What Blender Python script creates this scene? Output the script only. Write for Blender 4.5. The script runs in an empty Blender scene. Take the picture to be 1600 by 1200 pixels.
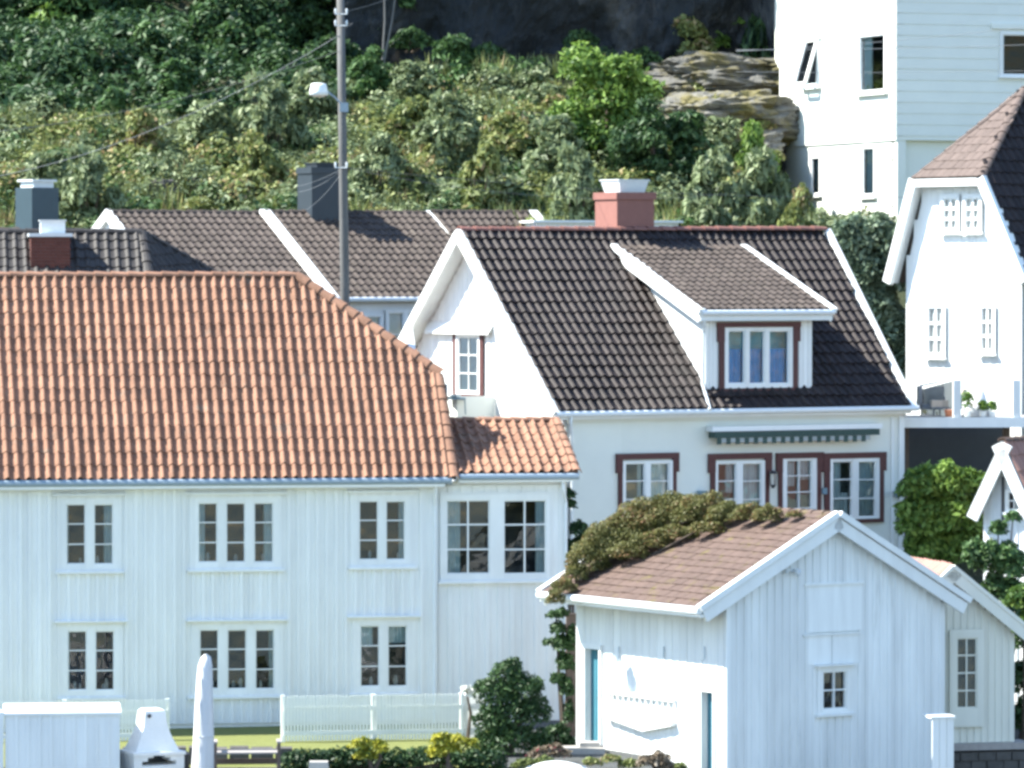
import bpy, math, random
import numpy as np
from mathutils import Vector as V, Matrix, noise as mnoise
R = math.radians
random.seed(7); rng = np.random.default_rng(7)
sc = bpy.context.scene
COL = sc.collection
# ------------------------------------------------------------------ camera, sky, sun, exposure
FPX = 800/math.tan(R(6.0)); ZC = 11.0; TILT = math.atan(170/FPX)
cd = bpy.data.cameras.new('camera'); cam = bpy.data.objects.new('camera', cd); COL.objects.link(cam)
cam.location = (0, 0, ZC); cam.rotation_euler = (R(90)-TILT, 0, 0)
cd.sensor_width = 36; cd.lens = 18/math.tan(R(6.0)); cd.clip_start = 1; cd.clip_end = 2000
sc.camera = cam
SUN = V((-0.68, 0.03, 0.74)).normalized()          # towards the sun
elev = math.asin(SUN.z); azim = math.atan2(SUN.x, SUN.y)
w = bpy.data.worlds.new('World'); sc.world = w; w.use_nodes = True
nt = w.node_tree; bg = nt.nodes['Background']
sky = nt.nodes.new('ShaderNodeTexSky'); sky.sky_type = 'NISHITA'; sky.sun_disc = False
sky.sun_elevation = elev; sky.sun_rotation = azim; sky.air_density = 1.15; sky.dust_density = 0.2; sky.ozone_density = 2.6
nt.links.new(sky.outputs[0], bg.inputs[0]); bg.inputs[1].default_value = 0.125
sl = bpy.data.lights.new('sun', 'SUN'); sl.energy = 5.0; sl.angle = R(0.6); sl.color = (1, .965, .87)
so = bpy.data.objects.new('sun', sl); COL.objects.link(so)
so.rotation_euler = (-SUN).to_track_quat('-Z', 'Y').to_euler(); so.location = (-60, 60, 80)
sc.view_settings.view_transform = 'Standard'; sc.view_settings.look = 'None'
sc.view_settings.exposure = 1.6; sc.view_settings.gamma = 1
sc.render.engine = 'CYCLES'
sc.cycles.filter_width = 3.1
sc.cycles.max_bounces = 5; sc.cycles.diffuse_bounces = 3; sc.cycles.transparent_max_bounces = 8

# ------------------------------------------------------------------ pixel helpers (photo pixels, 1600x1200)
FW = V((0, math.cos(TILT), -math.sin(TILT))); UPV = V((0, math.sin(TILT), math.cos(TILT)))
C0 = V((0, 0, ZC))
def ray(px, py): return FW*FPX + V((1, 0, 0))*(px-800) + UPV*(600-py)
def P(px, py, D):
    d = ray(px, py); return C0 + d*(D/d.y)
class Wall:
    """vertical plane through p0, horizontal direction u turned by ang degrees from +x (positive: right side farther)"""
    def __init__(s, p0, ang):
        s.o = V((p0.x, p0.y, 0)); a = R(ang)
        s.u = V((math.cos(a), math.sin(a), 0)); s.v = V((0, 0, 1))
        s.n = V((math.sin(a), -math.cos(a), 0))
    def hit(s, px, py, off=0.0):
        d = ray(px, py); t = (s.o + s.n*off - C0).dot(s.n)/d.dot(s.n); return C0 + d*t
    def uv(s, px, py):
        h = s.hit(px, py); return (h-s.o).dot(s.u), h.z
    def w(s, u, v, n=0.0): return s.o + s.u*u + s.v*v + s.n*n
    def rect(s, x0, y0, x1, y1):
        ym = (y0+y1)/2; xm = (x0+x1)/2
        return s.uv(x0, ym)[0], s.uv(x1, ym)[0], s.uv(xm, y1)[1], s.uv(xm, y0)[1]
class Roof:
    """plane through eave left, eave right and a point on the ridge; u along the eave, v up the slope"""
    def __init__(s, e0, e1, r):
        s.o = e0.copy(); s.u = (e1-e0).normalized(); d = r-e0
        s.v = (d - s.u*d.dot(s.u)).normalized(); s.n = s.u.cross(s.v)
        if s.n.z < 0: s.n = -s.n
    def hit(s, px, py, off=0.0):
        d = ray(px, py); t = (s.o + s.n*off - C0).dot(s.n)/d.dot(s.n); return C0 + d*t
    def uvp(s, p): return (p-s.o).dot(s.u), (p-s.o).dot(s.v)
    def uv(s, px, py): return s.uvp(s.hit(px, py))
    def w(s, u, v, n=0.0): return s.o + s.u*u + s.v*v + s.n*n

# ------------------------------------------------------------------ mesh builder and scene tree
class MB:
    def __init__(s): s.vs = []; s.fs = []
    def add(s, vs, fs):
        b = len(s.vs); s.vs += [tuple(v) for v in vs]; s.fs += [tuple(b+i for i in f) for f in fs]; return s
    def hexa(s, p):          # 8 corners: bottom 0-3, top 4-7
        return s.add(p, [(0,3,2,1),(4,5,6,7),(0,1,5,4),(1,2,6,5),(2,3,7,6),(3,0,4,7)])
    def box(s, F, u0, u1, v0, v1, n0, n1):
        return s.hexa([F.w(u0,v0,n0),F.w(u1,v0,n0),F.w(u1,v1,n0),F.w(u0,v1,n0),F.w(u0,v0,n1),F.w(u1,v0,n1),F.w(u1,v1,n1),F.w(u0,v1,n1)])
    def aabb(s, c, h):
        x,y,z = c; a,b,d = h
        return s.hexa([(x-a,y-b,z-d),(x+a,y-b,z-d),(x+a,y+b,z-d),(x-a,y+b,z-d),(x-a,y-b,z+d),(x+a,y-b,z+d),(x+a,y+b,z+d),(x-a,y+b,z+d)])
    def bar(s, p, q, a, b):   # beam from p to q, half extents as vectors a, b
        return s.hexa([p-a-b,p+a-b,q+a-b,q-a-b,p-a+b,p+a+b,q+a+b,q-a+b])
    def prism(s, pts, d):     # planar polygon extruded by vector d
        n = len(pts); vs = list(pts)+[p+d for p in pts]
        return s.add(vs, [tuple(range(n)), tuple(range(2*n-1, n-1, -1))]+[(i,(i+1)%n+0,(i+1)%n+n,i+n) for i in range(n)])
    def tube(s, pts, rad, k=8, caps=True):
        rs = rad if isinstance(rad, (list, tuple)) else [rad]*len(pts); vs = []; n = len(pts)
        for i, p in enumerate(pts):
            t = (pts[min(i+1,n-1)]-pts[max(i-1,0)]).normalized()
            a = t.cross(V((0,0,1)) if abs(t.z) < .9 else V((1,0,0))).normalized(); b = t.cross(a)
            for j in range(k):
                an = 2*math.pi*j/k; vs.append(p+(a*math.cos(an)+b*math.sin(an))*rs[i])
        fs = [(i*k+j, i*k+(j+1)%k, (i+1)*k+(j+1)%k, (i+1)*k+j) for i in range(n-1) for j in range(k)]
        if caps: fs += [tuple(range(k-1,-1,-1)), tuple((n-1)*k+j for j in range(k))]
        return s.add(vs, fs)
ORG = {}
def mesh_of(name, mb, mat, org=V((0,0,0)), smooth=False):
    me = bpy.data.meshes.new(name); o = org
    me.from_pydata([(v[0]-o.x, v[1]-o.y, v[2]-o.z) for v in mb.vs], [], mb.fs); me.materials.append(mat)
    if smooth: me.polygons.foreach_set('use_smooth', [True]*len(me.polygons))
    me.update(); return me
def ob(name, mb, mat, parent=None, smooth=False, kind=None, label=None):
    org = ORG[parent.name] if parent else V((0,0,0))
    o = bpy.data.objects.new(name, mesh_of(name, mb, mat, org, smooth)); COL.objects.link(o)
    if parent: o.parent = parent
    ORG[o.name] = org
    if kind: o['kind'] = kind
    if label: o['label'] = label
    return o
def thing(name, label, cat, base, group=None):
    o = bpy.data.objects.new(name, None); COL.objects.link(o); o.location = base; o.empty_display_size = .3
    o['label'] = label; o['category'] = cat
    if group: o['group'] = group
    ORG[o.name] = V(base); return o
def solo(name, mb, mat, label, cat, base, group=None, smooth=False):
    o = bpy.data.objects.new(name, mesh_of(name, mb, mat, V(base), smooth)); COL.objects.link(o); o.location = base
    o['label'] = label; o['category'] = cat
    if group: o['group'] = group
    ORG[o.name] = V(base); return o

# ------------------------------------------------------------------ materials
def newmat(name):
    m = bpy.data.materials.new(name); m.use_nodes = True; n = m.node_tree
    return m, n, n.nodes['Principled BSDF']
def mat(name, c, rough=.7, var=.15, scale=3.0, bump=0.0, bscale=40.0, metal=0.0, spec=.3, c2=None, stretch=None, patch=.5):
    """colour varied by a large and a fine noise, a little random per piece; optional second colour in patches"""
    m, n, b = newmat(name); N = n.nodes.new; L = n.links.new
    geo = N('ShaderNodeNewGeometry'); pos = geo.outputs['Position']
    if stretch:
        mp = N('ShaderNodeMapping'); mp.inputs['Scale'].default_value = stretch; L(pos, mp.inputs[0]); pos = mp.outputs[0]
    t = N('ShaderNodeTexNoise'); t.inputs['Scale'].default_value = scale; t.inputs['Detail'].default_value = 6; t.inputs['Roughness'].default_value = .65; L(pos, t.inputs['Vector'])
    oi = N('ShaderNodeObjectInfo'); ad = N('ShaderNodeMath'); ad.operation = 'ADD'
    L(geo.outputs['Random Per Island'], ad.inputs[0]); L(oi.outputs['Random'], ad.inputs[1])
    fr = N('ShaderNodeMath'); fr.operation = 'FRACT'; L(ad.outputs[0], fr.inputs[0])
    mm = N('ShaderNodeMath'); mm.operation = 'MULTIPLY_ADD'; mm.inputs[1].default_value = .35
    L(fr.outputs[0], mm.inputs[0]); L(t.outputs['Fac'], mm.inputs[2])
    mr = N('ShaderNodeMapRange'); mr.inputs[1].default_value = .35; mr.inputs[2].default_value = 1.0
    mr.inputs[3].default_value = 1-var; mr.inputs[4].default_value = 1+var; L(mm.outputs[0], mr.inputs[0])
    base = N('ShaderNodeRGB'); base.outputs[0].default_value = (*c, 1); src = base.outputs[0]
    if c2:
        t2 = N('ShaderNodeTexNoise'); t2.inputs['Scale'].default_value = scale*.55; t2.inputs['Detail'].default_value = 8; t2.inputs['Roughness'].default_value = .7; L(pos, t2.inputs['Vector'])
        r2 = N('ShaderNodeMapRange'); r2.inputs[1].default_value = patch; r2.inputs[2].default_value = patch+.12; L(t2.outputs['Fac'], r2.inputs[0])
        mx = N('ShaderNodeMix'); mx.data_type = 'RGBA'; L(r2.outputs[0], mx.inputs[0]); L(src, mx.inputs[6]); mx.inputs[7].default_value = (*c2, 1); src = mx.outputs[2]
    mu = N('ShaderNodeMix'); mu.data_type = 'RGBA'; mu.blend_type = 'MULTIPLY'; mu.inputs[0].default_value = 1
    L(src, mu.inputs[6]); L(mr.outputs[0], mu.inputs[7]); L(mu.outputs[2], b.inputs['Base Color'])
    b.inputs['Roughness'].default_value = rough; b.inputs['Metallic'].default_value = metal; b.inputs['Specular IOR Level'].default_value = spec
    if bump:
        t3 = N('ShaderNodeTexNoise'); t3.inputs['Scale'].default_value = bscale; t3.inputs['Detail'].default_value = 5; L(pos, t3.inputs['Vector'])
        bp = N('ShaderNodeBump'); bp.inputs['Strength'].default_value = 1; bp.inputs['Distance'].default_value = bump; L(t3.outputs['Fac'], bp.inputs['Height']); L(bp.outputs[0], b.inputs['Normal'])
    return m
def leafmat(name, dark, light, accent=None, tr=.3, pscale=.8):
    m, n, b = newmat(name); N = n.nodes.new; L = n.links.new
    geo = N('ShaderNodeNewGeometry')
    t = N('ShaderNodeTexNoise'); t.inputs['Scale'].default_value = pscale; t.inputs['Detail'].default_value = 5; L(geo.outputs['Position'], t.inputs['Vector'])
    mm = N('ShaderNodeMath'); mm.operation = 'MULTIPLY_ADD'; mm.inputs[1].default_value = .45; L(geo.outputs['Random Per Island'], mm.inputs[0]); L(t.outputs['Fac'], mm.inputs[2])
    cr = N('ShaderNodeValToRGB'); e = cr.color_ramp.elements
    e[0].position = .42; e[0].color = (*dark, 1); e[1].position = .92; e[1].color = (*light, 1)
    if accent:
        x = cr.color_ramp.elements.new(1.0); x.color = (*accent, 1); e[1].position = .85
    L(mm.outputs[0], cr.inputs[0]); L(cr.outputs[0], b.inputs['Base Color'])
    b.inputs['Roughness'].default_value = .55; b.inputs['Specular IOR Level'].default_value = .35
    tl = N('ShaderNodeBsdfTranslucent'); L(cr.outputs[0], tl.inputs[0]); mx = N('ShaderNodeMixShader'); mx.inputs[0].default_value = tr
    L(b.outputs[0], mx.inputs[1]); L(tl.outputs[0], mx.inputs[2]); L(mx.outputs[0], n.nodes['Material Output'].inputs[0])
    return m
def glassmat(name, tint=(.75,.85,.88), k=1.0):
    m, n, b = newmat(name); N = n.nodes.new; L = n.links.new; n.nodes.remove(b)
    tr = N('ShaderNodeBsdfTransparent'); tr.inputs[0].default_value = (*tint, 1)
    gl = N('ShaderNodeBsdfGlossy'); gl.inputs['Roughness'].default_value = .03
    fr = N('ShaderNodeFresnel'); fr.inputs[0].default_value = 1.5
    geo = N('ShaderNodeNewGeometry'); t = N('ShaderNodeTexNoise'); t.inputs['Scale'].default_value = 1.6; L(geo.outputs['Position'], t.inputs['Vector'])
    bp = N('ShaderNodeBump'); bp.inputs['Distance'].default_value = .02; L(t.outputs['Fac'], bp.inputs['Height']); L(bp.outputs[0], gl.inputs['Normal'])
    mu = N('ShaderNodeMath'); mu.operation = 'MULTIPLY'; mu.inputs[1].default_value = k; L(fr.outputs[0], mu.inputs[0])
    mx = N('ShaderNodeMixShader'); L(mu.outputs[0], mx.inputs[0]); L(tr.outputs[0], mx.inputs[1]); L(gl.outputs[0], mx.inputs[2]); L(mx.outputs[0], n.nodes['Material Output'].inputs[0])
    return m
M = {}
M['white'] = mat('white paint', (.78,.795,.78), .55, .09, 2.5, .002, 30, stretch=(1,1,.25))
M['white_old'] = mat('weathered white paint', (.76,.78,.77), .6, .13, 3, .003, 25, c2=(.60,.62,.60), stretch=(1.5,1.5,.2), patch=.6)
M['cream'] = mat('cream paint', (.74,.73,.64), .6, .06, 2.5, .002, 30, stretch=(1,1,.25))
M['render_wall'] = mat('pale rendered wall', (.73,.755,.70), .8, .04, 1.5, .002, 60)
M['plinth'] = mat('grey plinth', (.36,.38,.38), .85, .12, 4, .01, 30)
M['orange_tile'] = mat('orange clay tile', (.255,.138,.09), .85, .34, 4, .003, 60, c2=(.21,.155,.115), patch=.58)
M['black_tile'] = mat('black glazed tile', (.025,.018,.017), .55, .5, 6, .002, 60, spec=.25, c2=(.042,.033,.029), patch=.55)
M['brown_tile'] = mat('grey brown tile', (.068,.054,.047), .7, .35, 6, .003, 60, spec=.2, c2=(.088,.073,.06), patch=.55)
M['slate_tile'] = mat('dark grey tile', (.04,.036,.034), .6, .3, 6, .003, 60)
M['mauve_tile'] = mat('mauve concrete tile', (.108,.073,.06), .8, .18, 5, .004, 50, c2=(.13,.105,.04), patch=.56)
M['pink_tile'] = mat('faded pink tile', (.34,.19,.155), .8, .12, 5, .004, 50)
M['underlay'] = mat('dark roof underlay', (.04,.035,.03), .9, .1)
M['trim_red'] = mat('oxblood trim paint', (.095,.038,.036), .6, .15, 4)
M['gutter'] = mat('pale blue grey gutter', (.27,.34,.40), .4, .08, 4, spec=.5)
M['gutter_white'] = mat('white gutter', (.74,.77,.78), .4, .05, 4, spec=.5)
M['brick_pink'] = mat('pink plastered chimney', (.26,.12,.10), .85, .1, 6, .006, 40)
M['brick_red'] = mat('dark red brick', (.12,.045,.036), .9, .2, 8, .01, 30)
M['mortar'] = mat('mortar', (.16,.13,.12), .9, .1)
M['slate_soot_shade'] = mat('dark slate chimney cladding', (.025,.035,.045), .5, .15, 5, spec=.5)  # chimney slate; also painted shade under the deck and in one window
M['steel_blue'] = mat('blue grey chimney metal', (.028,.055,.072), .5, .12, 5, spec=.5)
M['zinc'] = mat('pale zinc', (.62,.66,.68), .35, .06, 5, spec=.5)
M['glass'] = glassmat('window glass', k=1.5)
M['glass_pale'] = glassmat('pale window glass', (.90,.91,.90), .6)
M['glass_dull'] = glassmat('dull dark glass', (.35,.45,.48), .4)
M['glass_sky'] = glassmat('window glass with sky reflection', k=1.5)
M['glass_blue'] = glassmat('blue tinted glass', (.3,.85,1.0), 1.0)
M['room_pale'] = mat('pale room', (.42,.46,.46), .9, .35, 2.5)
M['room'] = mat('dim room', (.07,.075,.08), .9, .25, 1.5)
M['curtain'] = mat('pale curtain', (.55,.62,.62), .9, .12, 5)
M['curtain_blue'] = mat('blue curtain', (.03,.33,.62), .85, .2, 4)
M['blind'] = mat('pale blind', (.62,.70,.66), .9, .1, 5)
M['sill_things'] = mat('sill ornaments', (.5,.47,.44), .7, .3, 9)
M['teal'] = mat('teal door paint', (.05,.17,.22), .5, .12, 4)
M['wood_dark'] = mat('weathered dark wood', (.13,.10,.085), .85, .25, 9, .004, 60)
M['wood_grey'] = mat('grey weathered wood', (.36,.33,.31), .85, .2, 9, .004, 60)
M['pole_wood'] = mat('grey timber pole', (.12,.12,.118), .85, .25, 8, .006, 50, stretch=(1,1,.15))
M['concrete'] = mat('concrete', (.40,.38,.35), .9, .15, 5, .006, 40)
M['iron'] = mat('dark iron', (.05,.05,.055), .45, .1, 6, spec=.5)
M['lamp_glass'] = mat('lantern glass', (.65,.62,.55), .25, .1, 6, spec=.6)
M['white_plastic'] = mat('white plastic', (.80,.82,.80), .4, .03, 5, spec=.5)
M['canvas'] = mat('white parasol canvas', (.70,.70,.72), .85, .08, 4, .01, 12, stretch=(3,3,.4))
M['valance_grey'] = mat('grey valance cloth', (.33,.36,.36), .85, .1, 6)
M['awning_green'] = mat('green awning cloth', (.05,.085,.075), .8, .15, 9)
M['bowl_blue'] = mat('blue grey lamp shade', (.16,.25,.30), .5, .1, 6, spec=.5)
M['whitewash'] = mat('whitewashed masonry', (.80,.80,.78), .75, .05, 3, .006, 25)
M['deck_grey'] = mat('grey deck furniture', (.22,.23,.24), .7, .2, 6)
M['beige'] = mat('beige cushion', (.55,.47,.38), .9, .1, 6)
M['terracotta'] = mat('terracotta pot', (.55,.22,.12), .8, .1, 6)
M['wire'] = mat('overhead wire', (.10,.11,.12), .5, .1, 3)
M['wire_pale'] = mat('pale overhead wire', (.22,.24,.26), .5, .1, 3)
M['bark'] = mat('bark', (.09,.07,.055), .9, .25, 10, .01, 30)
M['cliff'] = mat('cliff rock with painted shade', (.020,.024,.028), .95, .6, .9, .15, 4, c2=(.065,.068,.07), patch=.52, stretch=(1,1,.45))  # base colour lowered to stand in for the shade on the face
M['rock'] = mat('grey granite', (.125,.122,.112), .9, .55, 1.8, .07, 6, c2=(.12,.105,.045), patch=.46)
M['stone_dark'] = mat('dark garden stone', (.09,.085,.08), .9, .3, 5, .03, 12)
M['lawn'] = mat('yellow green lawn', (.15,.165,.05), .9, .2, 6, .02, 60)
M['soil'] = mat('overgrown hillside ground', (.04,.05,.022), .95, .4, 1.2, .05, 8, c2=(.075,.065,.032), patch=.52)
M['quay'] = mat('grey gravel', (.075,.08,.08), .95, .3, 3, .02, 30)
M['water'] = mat('sea water', (.02,.05,.06), .08, .1, .3, .05, 1.5, spec=.5)
M['leaf_wood'] = leafmat('dark wood foliage', (.010,.034,.018), (.10,.185,.06), tr=.28, pscale=.5)
M['leaf_fresh'] = leafmat('fresh green foliage', (.04,.10,.02), (.22,.34,.07), tr=.3)
M['leaf_grey'] = leafmat('grey green foliage', (.055,.085,.035), (.27,.33,.17), tr=.25, pscale=1.2)
M['leaf_olive'] = leafmat('olive scrub', (.065,.095,.03), (.27,.31,.10), accent=(.34,.24,.13), tr=.25, pscale=.8)
M['leaf_dark'] = leafmat('deep green foliage', (.018,.048,.020), (.055,.11,.035), tr=.2)
M['leaf_ivy'] = leafmat('dusty ivy', (.05,.09,.05), (.22,.29,.19), tr=.15, pscale=1.5)
M['leaf_roof'] = leafmat('roof creeper foliage', (.07,.085,.024), (.17,.165,.05), accent=(.25,.13,.065), tr=.2, pscale=1.3)
M['leaf_yellow'] = leafmat('yellow flowering foliage', (.06,.11,.02), (.45,.42,.04), tr=.2, pscale=3)
M['leaf_brown'] = leafmat('dry brown plant', (.12,.09,.06), (.24,.19,.13), tr=.1)
M['grass_yellow'] = leafmat('bright grass', (.12,.17,.03), (.30,.34,.06), tr=.3, pscale=1)
M['flower_pink'] = leafmat('pink flowers', (.3,.05,.07), (.55,.15,.18), tr=.2)
M['flower_white'] = leafmat('white flowers', (.6,.6,.55), (.8,.8,.75), tr=.1)

# ------------------------------------------------------------------ builders
def inside(pt, poly):
    x, y = pt; c = False; n = len(poly)
    for i in range(n):
        x0, y0 = poly[i]; x1, y1 = poly[i-1]
        if (y0 > y) != (y1 > y) and x < (x1-x0)*(y-y0)/(y1-y0)+x0: c = not c
    return c
def pantile(w_, l, A, thick=.014, lift=.03, prof=None):
    """one curved roof tile, its lower edge lifted over the course below"""
    prof = prof or [(0,.10),(.11,.55),(.24,.97),(.36,.95),(.48,.5),(.58,.08),(.86,0),(1.02,.13)]
    vs = []; k = len(prof); L2 = l*1.12
    for y, z0 in ((0, lift), (L2, .002)):
        for t, a in prof: vs.append((t*w_, y, z0+a*A))
    for t, a in prof: vs.append((t*w_, .001, lift+a*A-thick-.012))
    fs = [(i, i+1, k+i+1, k+i) for i in range(k-1)] + [(2*k+i, 2*k+i+1, i+1, i) for i in range(k-1)]
    fs += [(0, k, 2*k), (k-1, 3*k-1, 2*k-1)]
    mb = MB(); mb.add(vs, fs); return mb
PROTO = {}
def tiles(parent, roof, polyuv, w_, l, m, kind='pan', A=.045, lift=.03, limit=300, holes=(), name='tile', u0=0, jit=.005):
    """courses of tiles on the roof plane inside the polygon"""
    key = (kind, w_, l, A, lift, m.name)
    if key not in PROTO:
        if kind == 'pan': mb = pantile(w_, l, A, lift=lift)
        else: mb = pantile(w_*.985, l, A, thick=.012, lift=lift, prof=[(0,0),(.03,.6),(.5,1),(.97,.6),(1,0)])
        PROTO[key] = (mb, mesh_of('tile', mb, m))
    mb, me = PROTO[key]
    us = [p[0] for p in polyuv]; vs = [p[1] for p in polyuv]
    r = 0; spots = []
    v = min(vs)
    nr = max(1, round((max(vs)-min(vs))/l)); l2 = (max(vs)-min(vs))/nr
    while r < nr:
        c = int(math.floor((min(us)-u0)/w_))
        while u0+c*w_ < max(us):
            cu = u0+(c+.5)*w_ + (w_*.5*(r%2) if kind == 'flat' else 0); cv = v+(r+.5)*l2
            if inside((cu, cv), polyuv) and not any(inside((cu, cv), h) for h in holes):
                spots.append((cu-w_/2, v+r*l2))
            c += 1
        r += 1
    Rm = Matrix((roof.u, roof.v, roof.n)).transposed().to_4x4()
    org = ORG[parent.name]; data = []
    for (u, v_) in spots:
        p = roof.w(u+random.uniform(-jit, jit), v_+random.uniform(-jit, jit)*1.8, .03+random.uniform(0, jit*1.5)+.025*mnoise.noise(V((u*.45, v_*.6, 3+roof.o.x))))
        pc = roof.w(u, v_) - C0
        # how large it shows: in frame and near
        sx = pc.dot(V((1,0,0)))/pc.dot(FW)*FPX; vis = abs(sx) < 795
        data.append((0 if vis else 1, (pc).length, p, random.uniform(-.012, .012)))
    data.sort(key=lambda d: (d[0], d[1]))
    rest = MB()
    for i, (_, _, p, a) in enumerate(data):
        Mx = Matrix.Translation(p) @ Rm @ Matrix.Rotation(a, 4, 'Z')
        if i < limit:
            o = bpy.data.objects.new(name, me); COL.objects.link(o); o.parent = parent; o.matrix_local = Matrix.Translation(-org) @ Mx
        else: rest.add([Mx @ V(q) for q in mb.vs], mb.fs)
    if rest.vs: ob('tiling', rest, m, parent, kind='stuff')
def caps(parent, p, q, m, rad=.10, step=.36, name='ridge_tile', up=V((0,0,1))):
    """half-round cap tiles from p to q, each a piece overlapping the next"""
    L = (q-p).length; n = max(1, round(L/step)); t = (q-p)/n; d = t.normalized()
    a = d.cross(up).normalized(); b = a.cross(d).normalized()
    for i in range(n):
        s = p+t*i; mb = MB(); k = 7; vs = []
        for (f, rr, dz) in ((-.04, rad*1.08, .012), (1.0, rad*.92, 0)):
            for ring in (1, .8):
                for j in range(k):
                    an = math.pi*j/(k-1); vs.append(s+t*f+a*(math.cos(an)*rr*ring)+b*(math.sin(an)*rr*ring*.8+dz))
        fs = [(j, j+1, 2*k+j+1, 2*k+j) for j in range(k-1)]+[(k+j+1, k+j, j, j+1) for j in range(k-1)]+[(2*k+j, 2*k+j+1, 3*k+j+1, 3*k+j) for j in range(k-1)]
        mb.add(vs, fs); ob(name, mb, m, parent)
def cells(u0, u1, v0, v1, holes):
    us = sorted({u0, u1, *[max(u0, min(u1, h[i])) for h in holes for i in (0, 1)]})
    vs = sorted({v0, v1, *[max(v0, min(v1, h[i])) for h in holes for i in (2, 3)]})
    out = []
    for a, b in zip(us, us[1:]):
        run = None
        for c, d in zip(vs, vs[1:]):
            if b-a < 1e-5 or d-c < 1e-5: continue
            full = not any(h[0]-1e-6 < (a+b)/2 < h[1]+1e-6 and h[2] < (c+d)/2 < h[3] for h in holes)
            if full: run = (run[0], d) if run else (c, d)
            elif run: out.append((a, b, *run)); run = None
        if run: out.append((a, b, *run))
    return out
def wall(parent, W, u0, u1, v0, v1, holes, m, t=.16, top=None):
    mb = MB()
    for a, b, c, d in cells(u0, u1, v0, v1, holes): mb.box(W, a, b, c, d, -t, 0)
    return ob('wall', mb, m, parent)
def boards(parent, W, u0, u1, vbot, vtop, holes, m, pitch=.19, under=.62, n0=.002, T=.02, name='board', skew=0):
    """upright cladding boards, each with its cover strip; vtop and vbot may be functions of u"""
    n = max(1, round((u1-u0)/pitch)); p = (u1-u0)/n
    f0 = vbot if callable(vbot) else (lambda u: vbot); f1 = vtop if callable(vtop) else (lambda u: vtop)
    for i in range(n):
        a = u0+i*p; b = a+p; c = (a+b)/2
        lo, hi = f0(c), f1(c)
        if hi-lo < .03: continue
        segs = [(lo, hi)]
        for h in holes:
            if h[0] < c < h[1]:
                ns = []
                for s, e in segs:
                    if h[2] > s+.01: ns.append((s, min(e, h[2])))
                    if h[3] < e-.01: ns.append((max(s, h[3]), e))
                    
                segs = [x for x in ns if x[1]-x[0] > .03]
        for s, e in segs:
            mb = MB(); j = random.uniform(-.0025, .0025); e1 = e-random.uniform(0, .004)
            k0, k1 = min(e1, f1(a)), min(e1, f1(b))
            mb.box(W, a+.004, b-.004, s, min(e1, max(f1(a), f1(b)) if e == hi else e1), n0, n0+T+j)
            cw = p*(1-under)/2
            mb.box(W, b-cw, b+cw if i < n-1 else b, s, e1, n0+T-.006, n0+T*2+j)
            ob(name, mb, m, parent)
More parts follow.
